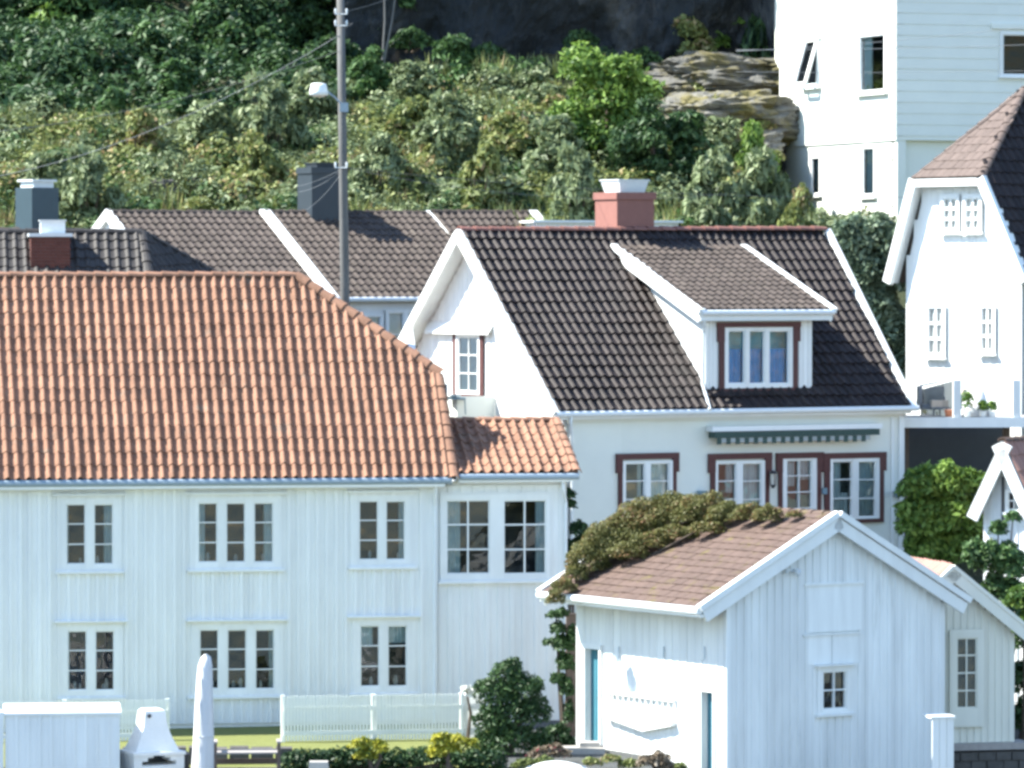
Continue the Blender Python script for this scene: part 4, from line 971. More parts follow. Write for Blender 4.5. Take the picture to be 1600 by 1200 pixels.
# ------------------------------------------------------------------ boathouse
def boathouse():
    A = 33; near = P(1133, 1000, 93.5); G = Wall(near, A)
    L = Wall(near, A-90)      # left wall plane; u from back to front
    if L.u.dot(G.n) < 0: L.u = -L.u
    if L.n.dot(G.u) > 0: L.n = -L.n
    zb = hz(8, 95)-.4
    # wall geometry: rake lines are pixel-fitted
    uR = G.uv(1474, 1000)[0]; OV = .22
    ap = G.hit(1310, 806, OV); el = G.hit(1097, 952, OV); er = G.hit(1511, 946, OV)
    uA = (ap-G.o).dot(G.u)
    z_el = (el.z+er.z)/2
    base = G.w(2, zb+.4, -2)
    H = thing('white_boathouse', 'small white board-clad boathouse with mauve tiled roof, front centre-right', 'boathouse', base)
    slope = (ap.z-z_el)/((er-el).length/2)
    uEl = (el-G.o).dot(G.u); uEr = (er-G.o).dot(G.u)
    def topf(u): return ap.z-.30-slope*abs(u-uA)
    blen = -L.uv(901, 1050)[0] if True else 4
    blen = abs(L.uv(901, 1060)[0])
    vt = topf(0)
    fr = (1279, 1044, 1325, 1112)
    wh = px_window(H, G, fr, [(1283,1321,1048,1108)], 2, 2, depth=.09, casing=.05, head=.08, mun=.025)
    pts = [(0,zb),(uR,zb),(uR,topf(uR)),(uA,topf(uA)),(0,topf(0))]
    mb = MB()
    for a, b, c_, d in cells(0, uR, zb, topf(0)-.02, [wh]): mb.box(G, a, b, c_, d, -.12, 0)
    mb.prism([G.w(0,topf(0)-.019), G.w(uR,topf(0)-.019), G.w(uR,topf(uR)), G.w(uA,topf(uA)), G.w(0,topf(0))], -G.n*.12); ob('gable_wall', mb, M['white_old'], H)
    # flat panels replacing boards above the window
    p1 = G.rect(1257, 912, 1345, 986); p2 = G.rect(1257, 990, 1339, 1037)
    boards(H, G, .1, uR-.1, zb, lambda u: topf(u)+.10, [wh, (p1[0],p1[1],p2[2],p1[3])], M['white_old'], pitch=.18)
    mb = MB(); mb.box(G, p1[0], p1[1], p1[2], p1[3], .003, .03); mb.box(G, p1[0]-.03, p1[1]+.03, p1[3]-.02, p1[3]+.03, .03, .07); ob('gable_panel', mb, M['white_old'], H)
    um = (p2[0]+p2[1])/2
    for a, b in ((p2[0], um-.008), (um+.008, p2[1])):
        mb = MB(); mb.box(G, a, b, p2[2], p2[3]-.03, .003, .035); ob('hatch', mb, M['white_old'], H)
    mb = MB(); mb.box(G, p2[0]-.05, p2[1]+.03, p2[3]-.03, p2[3]+.02, .003, .07); mb.box(G, p2[1], p1[1], p2[2], p2[3], .003, .025); ob('hatch_head', mb, M['white_old'], H)
    for u in (0, uR-.1):
        mb = MB(); mb.box(G, u, u+.1, zb, topf(u+.05), .003, .045); ob('corner_board', mb, M['white_old'], H)
    # left wall, sunlit, with two door openings
    d1 = L.rect(916, 1014, 938, 1166); d2 = L.rect(1098, 1081, 1116, 1300)
    d2 = (d2[0], d2[1], zb, d2[3])
    mb = MB()
    for c_ in cells(-blen, -.121, zb, vt, [d1, d2]): mb.box(L, *c_, -.12, 0)
    ob('side_wall', mb, M['white_old'], H)
    boards(H, L, -blen, -.02, zb, vt, [(d1[0]-.1,d1[1]+.1,d1[2],d1[3]+.1), (d2[0]-.08,d2[1]+.06,d2[2],d2[3]+.1)], M['white_old'], pitch=.26, T=.009)
    for d in (d1, d2):
        mb = MB(); 
        for c_ in cells(d[0]-.1, d[1]+.07, d[2], d[3]+.1, [d]): mb.box(L, *c_, .003, .045)
        fr_ = ob('door_frame', mb, M['white'], H)
        mb = MB(); mb.box(L, d[0], d[1], d[2], d[3], -.17, -.13)
        dd = ob('door', mb, M['teal'], H)
        k = 5
        for i in range(k):
            mb = MB(); a = d[0]+(d[1]-d[0])*i/k; b = d[0]+(d[1]-d[0])*(i+1)/k; mb.box(L, a+.006, b-.006, d[2], d[3], -.129, -.11); ob('board', mb, M['teal'], dd)
        mb = MB(); p = L.w(d[1]-.12, (d[2]+d[3])/2, -.07); mb.tube([p, p+L.n*.05], .02, 6); ob('handle', mb, M['iron'], dd)
    # back wall
    mb = MB(); mb.box(G, .13, uR, zb, vt, -blen, -blen+.12); mb.box(G, uR-.12, uR, zb, vt, -blen+.121, -.125); ob('rear_wall', mb, M['white_old'], H)
    # roof
    F = Roof(el-G.n*(blen+.45), el, ap); 
    e_b = Wall(el, 0)
    Lr = blen+.45
    q = [F.uvp(el-G.n*Lr), F.uvp(el), F.uvp(ap), F.uvp(ap-G.n*Lr)]
    qi = [(a+(.12 if k_ in (0, 3) else -.14), b) for k_, (a, b) in enumerate(q)]
    tiles(H, F, qi, .30, .235, M['mauve_tile'], kind='flat', A=.012, lift=.022)
    mb = MB(); mb.prism([F.w(*x, -.04) for x in q], F.n*.04); ob('roof', mb, M['underlay'], H)
    er_ = G.w(uEr, z_el, OV)
    F3 = Roof(er_, er_-G.n*Lr, ap); q3 = [F3.uvp(er_), F3.uvp(er_-G.n*Lr), F3.uvp(ap-G.n*Lr), F3.uvp(ap)]
    mb = MB(); mb.prism([F3.w(*x, -.04) for x in q3], F3.n*.05); ob('rear_roof', mb, M['mauve_tile'], H)
    caps(H, ap-G.n*.05, ap-G.n*Lr, M['mauve_tile'], .1, .36)
    # barge boards, front and rear
    for off in (0, -Lr):
        a_ = ap+G.n*off
        for e in (el, er_):
            e_ = V((e.x, e.y, e.z))+G.n*off; d = (a_-e_).normalized(); nn = d.cross(G.n).normalized()
            if nn.z < 0: nn = -nn
            mb = MB(); mb.bar(e_-d*.05+nn*.045, a_+nn*.045, G.n*.07, nn*.06); mb.bar(e_-d*.02-nn*.15, a_-nn*.15, G.n*.03, nn*.115); ob('barge_board', mb, M['white'], H)
            if off == 0:
                mb = MB(); mb.bar(e_-nn*.09-G.n*.14, a_-nn*.09-G.n*.14, G.n*.1, nn*.02); ob('verge_soffit', mb, M['white'], H)
    g = MB(); n = 10; pts = [el-G.n*(Lr*(1-i/n))+L.n*.06+V((0,0,-.03-.0*math.sin(math.pi*i/n))) for i in range(n+1)]
    g.tube(pts, .075, 10); ob('gutter', g, M['gutter_white'], H)
    g = MB(); g.bar(el-G.n*Lr+V((0,0,-.13))-L.n*.1, el+V((0,0,-.13))-L.n*.1, L.n*.13, V((0,0,.03))); ob('soffit', g, M['white'], H)
    # hooks and slatted white bars on the sunny wall
    for x in (967, 1037, 1101):
        p = L.hit(x, 1010, .05); mb = MB(); mb.tube([p, p+V((0,0,-.22)), p+V((0,0,-.30))+L.n*.05, p+V((0,0,-.26))+L.n*.09], .012, 6); ob('hook', mb, M['gutter'], H)
    R_ = MB(); a, b, c_, d = L.rect(952, 1086, 1058, 1122)
    R_.box(L, a, b, d-.05, d+.03, .04, .10)
    n = 12
    for i in range(n+1):
        u = a+(b-a)*i/n; R_.box(L, u-.015, u+.015, c_, d-.05, .045, .075)
    m_ = (a+b)/2+.2
    R_.hexa([L.w(a,c_-.06,.04),L.w(m_,c_-.24,.04),L.w(m_,c_-.15,.04),L.w(a,c_+.03,.04),L.w(a,c_-.06,.16),L.w(m_,c_-.24,.16),L.w(m_,c_-.15,.16),L.w(a,c_+.03,.16)])
    R_.hexa([L.w(m_+.001,c_-.24,.04),L.w(b,c_-.06,.04),L.w(b,c_+.03,.04),L.w(m_+.001,c_-.15,.04),L.w(m_+.001,c_-.24,.16),L.w(b,c_-.06,.16),L.w(b,c_+.03,.16),L.w(m_+.001,c_-.15,.16)])
    o = ob('wall_bars', R_, M['white'], H)
    # security lamp in the gable
    p = G.hit(1243, 893, .08); mb = MB(); mb.tube([p-G.n*.06, p+G.n*.03], .05, 10); mb.tube([p+G.n*.03+G.u*-.05, p+G.n*.08+G.u*-.02, p+G.n*.12+G.u*.02+V((0,0,-.03))], [.035,.06,.065], 10); mb.bar(p-G.u*.22+V((0,0,.04)), p+V((0,0,.0)), V((0,0,.015)), G.n*.015); mb.tube([p-G.u*.22+V((0,0,.04)), p-G.u*.22+V((0,0,-.03))], .035, 8)
    ob('gable_lamp', mb, M['zinc'], H, smooth=False)
    return G, L, zb, uR, F
GG, GL, GZ, GU, GF = boathouse()
# low white gate box by the right corner of the boathouse
W = Wall(P(1455, 1118, 93.4), 12); a, b, c_, d = W.rect(1456, 1119, 1490, 1260)
T = thing('white_gate', 'low white board gate by the right corner of the boathouse', 'gate', W.w((a+b)/2, c_, 0))
mb = MB(); mb.box(W, a-.03, b+.03, d-.04, d, -.6, .05); ob('cap_rail', mb, M['white'], T)
n = 3
for i in range(n):
    mb = MB(); x0 = a+(b-a)*i/n; x1 = a+(b-a)*(i+1)/n; mb.box(W, x0+.004, x1-.004, c_, d-.04, -.02, .02); ob('board', mb, M['white'], T)
mb = MB(); mb.box(W, b-.03, b, c_, d-.04, -.58, -.03); ob('side_board', mb, M['white'], T)

# ------------------------------------------------------------------ cream annex with glazed door
def annex():
    A = 14; W = Wall(P(1476, 1000, 97.5), A); zb = W.uv(1530, 1160)[1]; OV = .25
    ap = W.hit(1490, 885, OV); er = W.hit(1612, 985, OV); el = W.hit(1378, 985, OV); el.z = er.z
    uA = (ap-W.o).dot(W.u); u0 = 2*uA-W.uv(1584, 1050)[0]; uR = W.uv(1584, 1050)[0]
    slope = (ap.z-er.z)/((er-ap).dot(W.u))
    H = thing('cream_annex', 'cream gabled annex with a glazed door tucked behind the boathouse', 'annex', W.w(0, zb, -2))
    tf = lambda u: ap.z-.3-slope*abs(u-uA)
    dr = W.rect(1484, 985, 1532, 1134)
    mb = MB(); mb.prism([W.w(u0,zb), W.w(uR,zb), W.w(uR,tf(uR)), W.w(uA,tf(uA)), W.w(u0,tf(u0))], -W.n*.12); ob('gable_wall', mb, M['cream'], H)
    boards(H, W, u0, uR-.08, zb, lambda u: tf(u)+.02, [dr], M['cream'], pitch=.15)
    px_window(H, W, (1485, 987, 1531, 1133), [(1492, 1524, 996, 1106)], 4, 2, off=.08, depth=.07, room_d=.008, name='glazed_door', sill=False, casing=.05, frame_m='cream', mun=.03)
    mb = MB(); mb.box(W, uR-.08, uR, zb, tf(uR), .003, .04); ob('corner_board', mb, M['cream'], H)
    mb = MB(); mb.box(W, uR-.12, uR, zb, tf(uR), -3.5, -.121); ob('side_wall', mb, M['cream'], H)
    Lr = 3.8
    F = Roof(el-W.n*Lr, el, ap); q = [F.uvp(el-W.n*Lr), F.uvp(el), F.uvp(ap), F.uvp(ap-W.n*Lr)]
    tiles(H, F, q, .22, .33, M['pink_tile'], A=.03)
    mb = MB(); mb.add([el-W.n*Lr, el, ap, ap-W.n*Lr], [(0,1,2,3)]); mb.add([er-W.n*Lr, er, ap, ap-W.n*Lr], [(0,1,2,3)]); ob('roof', mb, M['pink_tile'], H)
    for e in (el, er):
        d = (ap-e).normalized(); nn = d.cross(W.n).normalized(); nn = nn if nn.z > 0 else -nn
        mb = MB(); mb.bar(e+nn*.0, ap+nn*.0, W.n*.05, nn*.035); mb.bar(e-nn*.14, ap-nn*.14, W.n*.03, nn*.11); mb.bar(e-nn*.07-W.n*.14, ap-nn*.07-W.n*.14, W.n*.11, nn*.02); ob('barge_board', mb, M['cream'], H)
    # step and base course
    mb = MB(); mb.box(W, u0, uR+.3, zb-.14, zb-.004, -.5, .18); ob('door_step', mb, M['wood_grey'], H)
    T = thing('retaining_wall', 'dark stone retaining wall beneath the cream annex', 'wall', W.w(.6, zb-1, .3))
    z = zb-.9; r = 0
    core = MB(); core.box(W, -.4, uR+1.2, zb-.95, zb-.18, -.6, .1); ob('core', core, M['stone_dark'], T)
    while z < zb-.2:
        u = -.3+(.2 if r%2 else 0)
        while u < uR+1.1:
            w_ = random.uniform(.25, .45); mb = MB(); k = random.uniform(.0,.03); mb.box(W, u+.01, u+w_-.01, z+.01, min(z+.17, zb-.18), .1, .14+k); ob('stone', mb, M['stone_dark'], T); u += w_
        z += .18; r += 1
annex()

# ------------------------------------------------------------------ things in the front garden
def picket(name, label, W, u0, u1, z0, z1, rail=.28):
    T = thing(name, label, 'fence', W.w((u0+u1)/2, z0), 'white picket fences on the lawn')
    mb = MB(); n = int((u1-u0)/.066)
    for i in range(n):
        u = u0+(u1-u0)*i/n; j = random.uniform(-.008,.008)
        mb.prism([W.w(u,z0+.05,0), W.w(u+.045,z0+.05,0), W.w(u+.045,z1-.03+j,0), W.w(u+.0225,z1+j,0), W.w(u,z1-.03+j,0)], -W.n*.02)
    ob('pickets', mb, M['white_plastic'], T, kind='stuff')
    for z in (z0+.2, z1-rail):
        mb = MB(); mb.box(W, u0, u1, z-.04, z+.05, -.055, -.021); ob('rail', mb, M['white'], T)
    n = max(1, int((u1-u0)/1.5))
    for i in range(n+1):
        u = u0+(u1-u0)*i/n; mb = MB(); mb.box(W, u-.04, u+.04, z0-.1, z1+.0, -.14, -.056); ob('post', mb, M['white'], T)
    return T
W = Wall(P(0, 1094, 98.0), 7); u0, u1, v0, v1 = W.rect(-60, 1094, 262, 1166)
picket('picket_fence', 'white picket fence behind the white shed wall and oven', W, u0, u1, v0, v1)
W = Wall(P(442, 1090, 98.0), 9); u0, u1, v0, v1 = W.rect(443, 1085, 725, 1160)
picket('picket_fence', 'white picket fence between the lawn gap and the round green shrub', W, u0, u1, v0, v1)
W2_ = Wall(W.w(u1+.03, 0, -.03), 60); picket('picket_fence', 'short return of white picket fence behind the round green shrub', W2_, 0, .8, v0, v1)
# shed wall lower left
def shed():
    W = Wall(P(8, 1112, 91.0), 6); a, b, c_, d = W.rect(8, 1113, 187, 1290)
    T = thing('white_shed', 'white board-clad shed with bright top cap in the lower left corner', 'shed', W.w((a+b)/2, c_, -.5))
    mb = MB(); mb.box(W, a, b, c_, d-.05, -1.2, -.01); ob('body', mb, M['white'], T)
    boards(T, W, a, b, c_, d-.05, [], M['white'], pitch=.21, under=.75)
    mb = MB(); mb.hexa([W.w(a-.03,d-.05,-1.3),W.w(b+.03,d-.05,-1.3),W.w(b+.03,d-.05,.06),W.w(a-.03,d-.05,.06),W.w(a-.03,d+.06,-1.3),W.w(b+.03,d+.06,-1.3),W.w(b+.03,d-.0,.06),W.w(a-.03,d-.0,.06)]); ob('cap', mb, M['white'], T)
    mb = MB(); mb.box(W, a-.16, a-.03, c_, d+.02, -.4, .08); ob('corner_post', mb, M['white'], T)
    mb = MB(); mb.box(W, a-.9, a-.161, c_, d-.05, -.1, .0); ob('side_panel', mb, M['white'], T)
shed()
# masonry oven
def oven():
    W = Wall(P(238, 1150, 92.0), 24); s = 92/FPX; c = P(237, 1172, 92.0)
    T = thing('garden_oven', 'whitewashed masonry garden fireplace with tapering chimney', 'fireplace', V((c.x, c.y, hz(c.x, c.y))))
    F = Wall(V((c.x, c.y, 0)), 24); zt = P(0, 1107, 92).z; zm = P(0, 1172, 92).z; zn = P(0,1135,92).z
    mb = MB()
    secs = [(zm, .44, .34), (zm+(zn-zm)*.5, .33, .27), (zn, .24, .22), (zt-.09, .21, .19), (zt-.03, .2, .18), (zt, .15, .14)]
    for (z0, a0, b0), (z1, a1, b1) in zip(secs, secs[1:]):
        mb.hexa([F.w(-a0,z0,-b0),F.w(a0,z0,-b0),F.w(a0,z0,b0),F.w(-a0,z0,b0),F.w(-a1,z1,-b1),F.w(a1,z1,-b1),F.w(a1,z1,b1),F.w(-a1,z1,b1)])
    ob('flue', mb, M['whitewash'], T)
    zb = hz(c.x, c.y)-.1
    mb = MB(); mb.box(F, -.52, .52, zm-.06, zm, -.42, .46); ob('shelf', mb, M['whitewash'], T)
    mb = MB(); mb.box(F, -.5, -.34, zb, zm-.06, -.4, .42); mb.box(F, .34, .5, zb, zm-.06, -.4, .42); mb.box(F, -.34, .34, zb, zm-.06, -.4, -.1); mb.box(F, -.34, .34, zb, zb+.35, -.1, .42)
    n = 6
    for i in range(n):
        t0 = -.34+.68*i/n; t1 = t0+.68/n; h0 = .16*math.cos((t0+t1)/2/.34*1.5); mb.box(F, t0, t1, zm-.22+h0, zm-.06, -.1, .42)
    ob('hearth', mb, M['whitewash'], T)
    mb = MB(); mb.box(F, -.33, .33, zb+.36, zm-.1, -.099, -.05); ob('firebox', mb, M['slate_soot_shade'], T)
    p = F.w(-.12, zt-.12, .2); mb = MB(); mb.tube([p, p+F.n*.02], .04, 10); ob('damper_hole', mb, M['iron'], T)
oven()
# closed parasol
s = 91.0/FPX
def parasol():
    D = 91; t = P(322, 1022, D); zb = hz(t.x, D)
    T = thing('closed_parasol', 'tall white parasol folded shut in front of the triple window', 'parasol', (t.x-.06, D, zb))
    mb = MB(); mb.tube([V((t.x-.06, D, zb)), V((t.x-.02, D, t.z-.1))], .022, 8); ob('pole', mb, M['wood_grey'], T)
    prof = [(1022,2,322),(1027,7,322),(1040,10,321),(1060,11.5,320),(1100,13,318.5),(1150,14.5,318),(1200,16,317),(1222,13,316.5)]
    vs = []; k = 16
    for i, (py, r, cx) in enumerate(prof):
        c = P(cx, py, D)
        for j in range(k):
            an = 2*math.pi*j/k; rr = r*D/FPX*(1+(.16 if j%2 else -.12)+.05*math.sin(i*1.3+j*2)); vs.append(V((c.x+math.cos(an)*rr, c.y+math.sin(an)*rr, c.z)))
    fs = [(i*k+j, i*k+(j+1)%k, (i+1)*k+(j+1)%k, (i+1)*k+j) for i in range(len(prof)-1) for j in range(k)]+[tuple(range(k))]
    mb = MB(); mb.add(vs, fs); ob('canopy', mb, M['canvas'], T, smooth=True)
    c = P(318, 1150, D); mb = MB(); ps = [V((c.x+math.cos(a*math.pi/6)*.185, c.y+math.sin(a*math.pi/6)*.185, c.z)) for a in range(13)]; mb.tube(ps, .012, 5); ob('strap', mb, M['canvas'], T)
parasol()
# garden bench of dark planks
def bench():
    D = 92.2; W = Wall(P(330, 1170, D), 4); T = thing('garden_bench', 'weathered slatted wooden bench right of the folded parasol', 'bench', W.w(.7, hz(-5, D), -.2))
    zb = hz(-5, D); a, b = W.uv(334, 1170)[0], W.uv(438, 1170)[0]
    for y, nn in ((1175, -.30), (1190, -.26), (1204, -.22)):
        z = W.uv(380, y)[1]; mb = MB(); mb.box(W, a, b, z-.06, z+.03, nn-.03, nn); ob('back_slat', mb, M['wood_grey'] if y != 1190 else M['wood_dark'], T)
    for i in range(4):
        z = zb+.42; mb = MB(); mb.box(W, a, b, z, z+.03, -.2+i*.11, -.11+i*.11); ob('seat_slat', mb, M['wood_grey'], T)
    for u in (a, b-.06):
        mb = MB(); mb.box(W, u, u+.06, zb, W.uv(380, 1168)[1], -.37, -.31); ob('leg', mb, M['wood_dark'], T)
        mb = MB(); mb.box(W, u, u+.06, zb, zb+.62, .16, .22); ob('leg', mb, M['wood_dark'], T)
        mb = MB(); mb.box(W, u-.01, u+.07, zb+.62, zb+.66, -.31, .24); ob('armrest', mb, M['wood_grey'], T)
bench()
# low dark stone edge between lawn and terrace
def edge():
    W = Wall(P(190, 1168, 93.8), 5); a, b, _, _ = W.rect(190, 1164, 450, 1180); z = W.uv(300, 1167)[1]
    T = thing('stone_edging', 'low dark stone edging along the front of the lawn', 'edging', W.w((a+b)/2, z-.5))
    u = a
    while u < b:
        w_ = random.uniform(.22, .5); mb = MB(); h = random.uniform(-.03, .02); k = random.uniform(-.02,.03)
        mb.hexa([W.w(u,z-.5,-.25),W.w(u+w_-.02,z-.5,-.25),W.w(u+w_-.02,z-.5,.05+k),W.w(u,z-.5,.05+k),W.w(u+.02,z+h,-.22),W.w(u+w_-.04,z+h,-.22),W.w(u+w_-.04,z+h-.02,.01+k),W.w(u+.02,z+h-.02,.01+k)])
        ob('stone', mb, M['stone_dark'], T); u += w_
edge()
# small dark post beside the oven
mb = MB(); p = P(287, 1180, 92.6); mb.tube([V((p.x,p.y,hz(p.x,p.y))), V((p.x,p.y,P(0,1178,92.6).z)), V((p.x,p.y,P(0,1172,92.6).z))], [.10,.13,.04], 8)
solo('garden_bollard', mb, M['iron'], 'dark rounded bollard between the white fireplace and the folded parasol', 'bollard', (p.x,p.y,hz(p.x,p.y)))
mb = MB(); p = P(498, 1198, 90.5); mb.hexa([(p.x-.28,p.y-.2,p.z-.9),(p.x+.28,p.y-.2,p.z-.9),(p.x+.28,p.y+.2,p.z-.9),(p.x-.28,p.y+.2,p.z-.9),(p.x-.17,p.y-.14,p.z+.1),(p.x+.17,p.y-.14,p.z+.1),(p.x+.17,p.y+.14,p.z+.1),(p.x-.17,p.y+.14,p.z+.1)])
solo('stone_planter', mb, M['concrete'], 'grey tapered stone block at the bottom edge in front of the hedge', 'stone block', (p.x,p.y,p.z-.9))
# upturned white boat at the bottom edge
def boat():
    D = 89.5; T = thing('upturned_boat', 'upturned white rowing boat just showing at the bottom edge', 'boat', V((P(865,1200,D).x, D, hz(1,D))))
    n = 15; k = 9; vs = []; x0 = P(795, 1200, D).x; x1 = P(945, 1200, D).x; zt = P(0, 1188, D).z; zb = hz(1, D)
    for i in range(n+1):
        t = i/n; wv = math.sin(math.pi*min(1, t*.9+.05))**.6; h = (zt-zb)*(.75+.25*math.sin(math.pi*t))*(1+.02*math.sin(t*9))
        for j in range(k+1):
            an = math.pi*j/k; vs.append(V((x0+(x1-x0)*t, D-math.cos(an)*.62*wv, zb+h*math.sin(an)**.7*(.35+.65*wv))))
    mb = MB(); mb.add(vs, [(i*(k+1)+j, (i+1)*(k+1)+j, (i+1)*(k+1)+j+1, i*(k+1)+j+1) for i in range(n) for j in range(k)]); ob('hull', mb, M['white_plastic'], T, smooth=True)
    mb = MB(); mb.bar(vs[3*(k+1)+4]+V((0,0,.01)), vs[12*(k+1)+4]+V((0,0,.01)), V((0,.025,0)), V((0,0,.03))); ob('keel', mb, M['gutter'], T)
boat()
# concrete door step of the boathouse
p = P(912, 1167, 96.3); g_ = hz(p.x, p.y)-.1; mb = MB(); mb.hexa([(p.x+dx, p.y+dy, z_) for z_ in (g_, p.z) for dx, dy in ((-.42,-.35),(.42,-.35),(.42,.3),(-.42,.3))])
mb.hexa([(p.x+.1+dx, p.y+dy, z_) for z_ in (p.z, p.z+.09) for dx, dy in ((-.18,-.1),(.22,-.1),(.22,.3),(-.18,.3))])
solo('door_step', mb, M['concrete'], 'concrete step below the blue boathouse door', 'step', (p.x,p.y,g_))
# brown timber screen at the back of the boathouse
W = Wall(P(884, 1000, 99.3), 20); a, b, c_, d = W.rect(884, 962, 908, 1160); T = thing('brown_fence', 'narrow dark brown board screen behind the left corner of the boathouse', 'fence', W.w(a, c_))
for i in range(3):
    mb = MB(); x0 = a+(b-a)*i/3; x1 = a+(b-a)*(i+1)/3; mb.box(W, x0+.004, x1-.004, c_-.3, d, -.02, .02); ob('board', mb, M['wood_dark'], T)
mb = MB(); mb.box(W, a, b, d, d+.05, -.04, .04); ob('cap', mb, M['wood_dark'], T)

# ------------------------------------------------------------------ pole, street lamp, wires
def pole():
    D = 104.5; b = P(539, 460, D); zb = hz(b.x, D); t = P(531, -60, D)
    T = thing('timber_pole', 'tall grey timber utility pole rising behind the orange roof', 'utility pole', (b.x+.03, D, zb))
    mb = MB(); mb.tube([V((b.x+.05, D, zb)), b, P(536, 260, D), t], [.12,.10,.092,.08], 12); ob('shaft', mb, M['pole_wood'], T, smooth=True)
    mb = MB(); a = P(537, 166, D-.1); c = P(510, 142, D-.3); mb.tube([a, (a+c)/2+V((0,0,.02)), c], .022, 8); mb.aabb((P(538,168,D).x, D-.12, P(538,168,D).z), (.09,.03,.1)); ob('lamp_arm', mb, M['gutter'], T)
    c = P(498, 141, D-.3); vs = []; k = 12
    mb = MB()
    prof = [(.0,.13),(.10,.12),(.16,.07),(.185,.0),(.18,-.06)]
    mb.tube([c+V((0,0,.15)), c+V((0,0,.14)), c+V((0,0,.09)), c+V((0,0,-.03)), c+V((0,0,-.11))], [.10,.155,.175,.20,.205], 14); lh = ob('lamp_head', mb, M['white_plastic'], T, smooth=True)
    mb = MB(); mb.tube([c+V((0,0,-.11)), c+V((0,0,-.14))], [.16,.12], 12); ob('lamp_lens', mb, M['lamp_glass'], lh)
    for y in (22, 262, 40):
        q = P(533, y, D-.12); mb = MB(); mb.tube([q+V((-.13,0,0)), q+V((.13,0,0))], .012, 6)
        for sx in (-.12,.12): mb.tube([q+V((sx,0,0)), q+V((sx,0,.09)), q+V((sx,0,.12))], [.018,.026,.012], 8)
        ob('insulator_bracket', mb, M['zinc'], T)
pole()
def wire(pts, m, label, sag=.0, r=.012):
    a = P(*pts[0]); b = P(*pts[1]); n = 14; ps = []
    for i in range(n+1):
        t = i/n; q = a+(b-a)*t; q.z -= sag*4*t*(1-t); ps.append(q)
    mb = MB(); mb.tube(ps, r*.45, 5); solo('overhead_wire', mb, M[m], label, 'wire', a, smooth=True)
wire(((530,55,104.4),(-60,285,118)), 'wire_pale', 'pale wire running from the pole down to the left across the dark trees', .5, .014)
wire(((530,80,104.4),(-60,210,125)), 'wire', 'thin dark wire above the pale one across the left trees', .3, .01)
wire(((538,262,104.4),(466,300,121)), 'wire_pale', 'upper short wire from the pole to the dark chimney', .1, .011)
wire(((538,264,104.4),(478,328,119)), 'wire_pale', 'lower short wire from the pole to the roof left of the dark chimney', .1, .011)
wire(((538,262,104.4),(462,292,119)), 'wire_pale', 'topmost of the short wires fanning left from the pole', .05, .009)
wire(((538,262,104.4),(1230,290,130)), 'wire', 'wire running right from the pole across the hillside to the tall building', .5, .011)
wire(((540,262,104.4),(1660,300,128)), 'wire', 'low wire passing in front of the lower storey of the tall building', .35, .010)
wire(((1150,80,125),(1700,30,122)), 'wire_pale', 'upper wire across the top windows of the tall building', .1, .013)
wire(((1150,78,125),(1700,66,122)), 'wire_pale', 'second wire across the big window of the tall building', .05, .013)
wire(((1150,112,126),(1700,108,122)), 'wire_pale', 'third faint wire across the tall building below the window sills', .05, .009)
wire(((531,20,104.4),(690,-40,112)), 'wire', 'wire leaving the top of the pole towards the upper right', .1, .011)

# ------------------------------------------------------------------ cliff and rocks
def cliff():
    vs = []; nx, ny = 200, 110
    for j in range(ny+1):
        for i in range(nx+1):
            x = -4.9+17*i/nx; z = hz(x, 142)-2+10*j/ny
            y = 142.9-j*.022+mnoise.noise(V((x*.22, 1, z*.3)))*.9+mnoise.noise(V((x*.8, 2, z*.7)))*.5+abs(mnoise.noise(V((x*.5+z*.2, 7, z*.12))))*.8+mnoise.noise(V((x*3, 4, z*2)))*.16+mnoise.noise(V((x*8, 4, z*5)))*.06
            vs.append((x, y, z))
    mb = MB(); mb.add(vs, [(j*(nx+1)+i, j*(nx+1)+i+1, (j+1)*(nx+1)+i+1, (j+1)*(nx+1)+i) for j in range(ny) for i in range(nx)])
    # top and sides back into the hill
    o = ob('rock_face', mb, M['cliff'], kind='structure')
    mb = MB(); mb.aabb((2.5, 149, hz(0,145)+3), (9.5, 4.2, 6.8)); ob('rock_face', mb, M['cliff'], kind='structure')
cliff()
def boulder(name, label, px, py, D, rx, rz, seed, m='rock', ry=None, layers=0):
    c = P(px, py, D); k1, k2 = 90, 60; s = D/FPX; a = rx*s; b = rz*s; d = (ry or a*.7); vs = []
    for j in range(k2+1):
        th = math.pi*j/k2
        for i in range(k1):
            ph = 2*math.pi*i/k1; v = V((math.cos(ph)*math.sin(th), math.sin(ph)*math.sin(th), math.cos(th)))
            v = V([math.copysign(abs(q)**.75, q) for q in v])
            r = 1+mnoise.noise(v*1.3+V((seed,0,0)))*.30+mnoise.noise(v*3.2+V((0,seed,0)))*.16+mnoise.noise(V((v.x*2.5, v.y*2.5, v.z*8+seed)))*.12-abs(mnoise.noise(v*5+V((seed,3,1))))*.16+mnoise.noise(v*14+V((seed,3,1)))*.05
            if layers: r *= 1+.055*((v.z*layers+mnoise.noise(v*1.5)*1.2)%1.0)
            vs.append((c.x+v.x*a*r, c.y+v.y*d*r, c.z+v.z*b*r))
    mb = MB(); mb.add(vs, [(j*k1+i, j*k1+(i+1)%k1, (j+1)*k1+(i+1)%k1, (j+1)*k1+i) for j in range(k2) for i in range(k1)])
    return solo(name, mb, M[m], label, 'rock', (c.x, c.y, c.z-b), smooth=False)
boulder('rock_outcrop', 'upper grey granite ledge beside the tall building', 1140, 128, 140.6, 138, 42, 1.3, layers=4)
boulder('rock_outcrop', 'broad middle granite ledge left of the tall building', 1128, 192, 138.2, 124, 44, 4.1, layers=4)
boulder('rock_outcrop', 'lower shaded granite ledge beside the tall building corner', 1150, 236, 137, 62, 34, 7.7, layers=3)
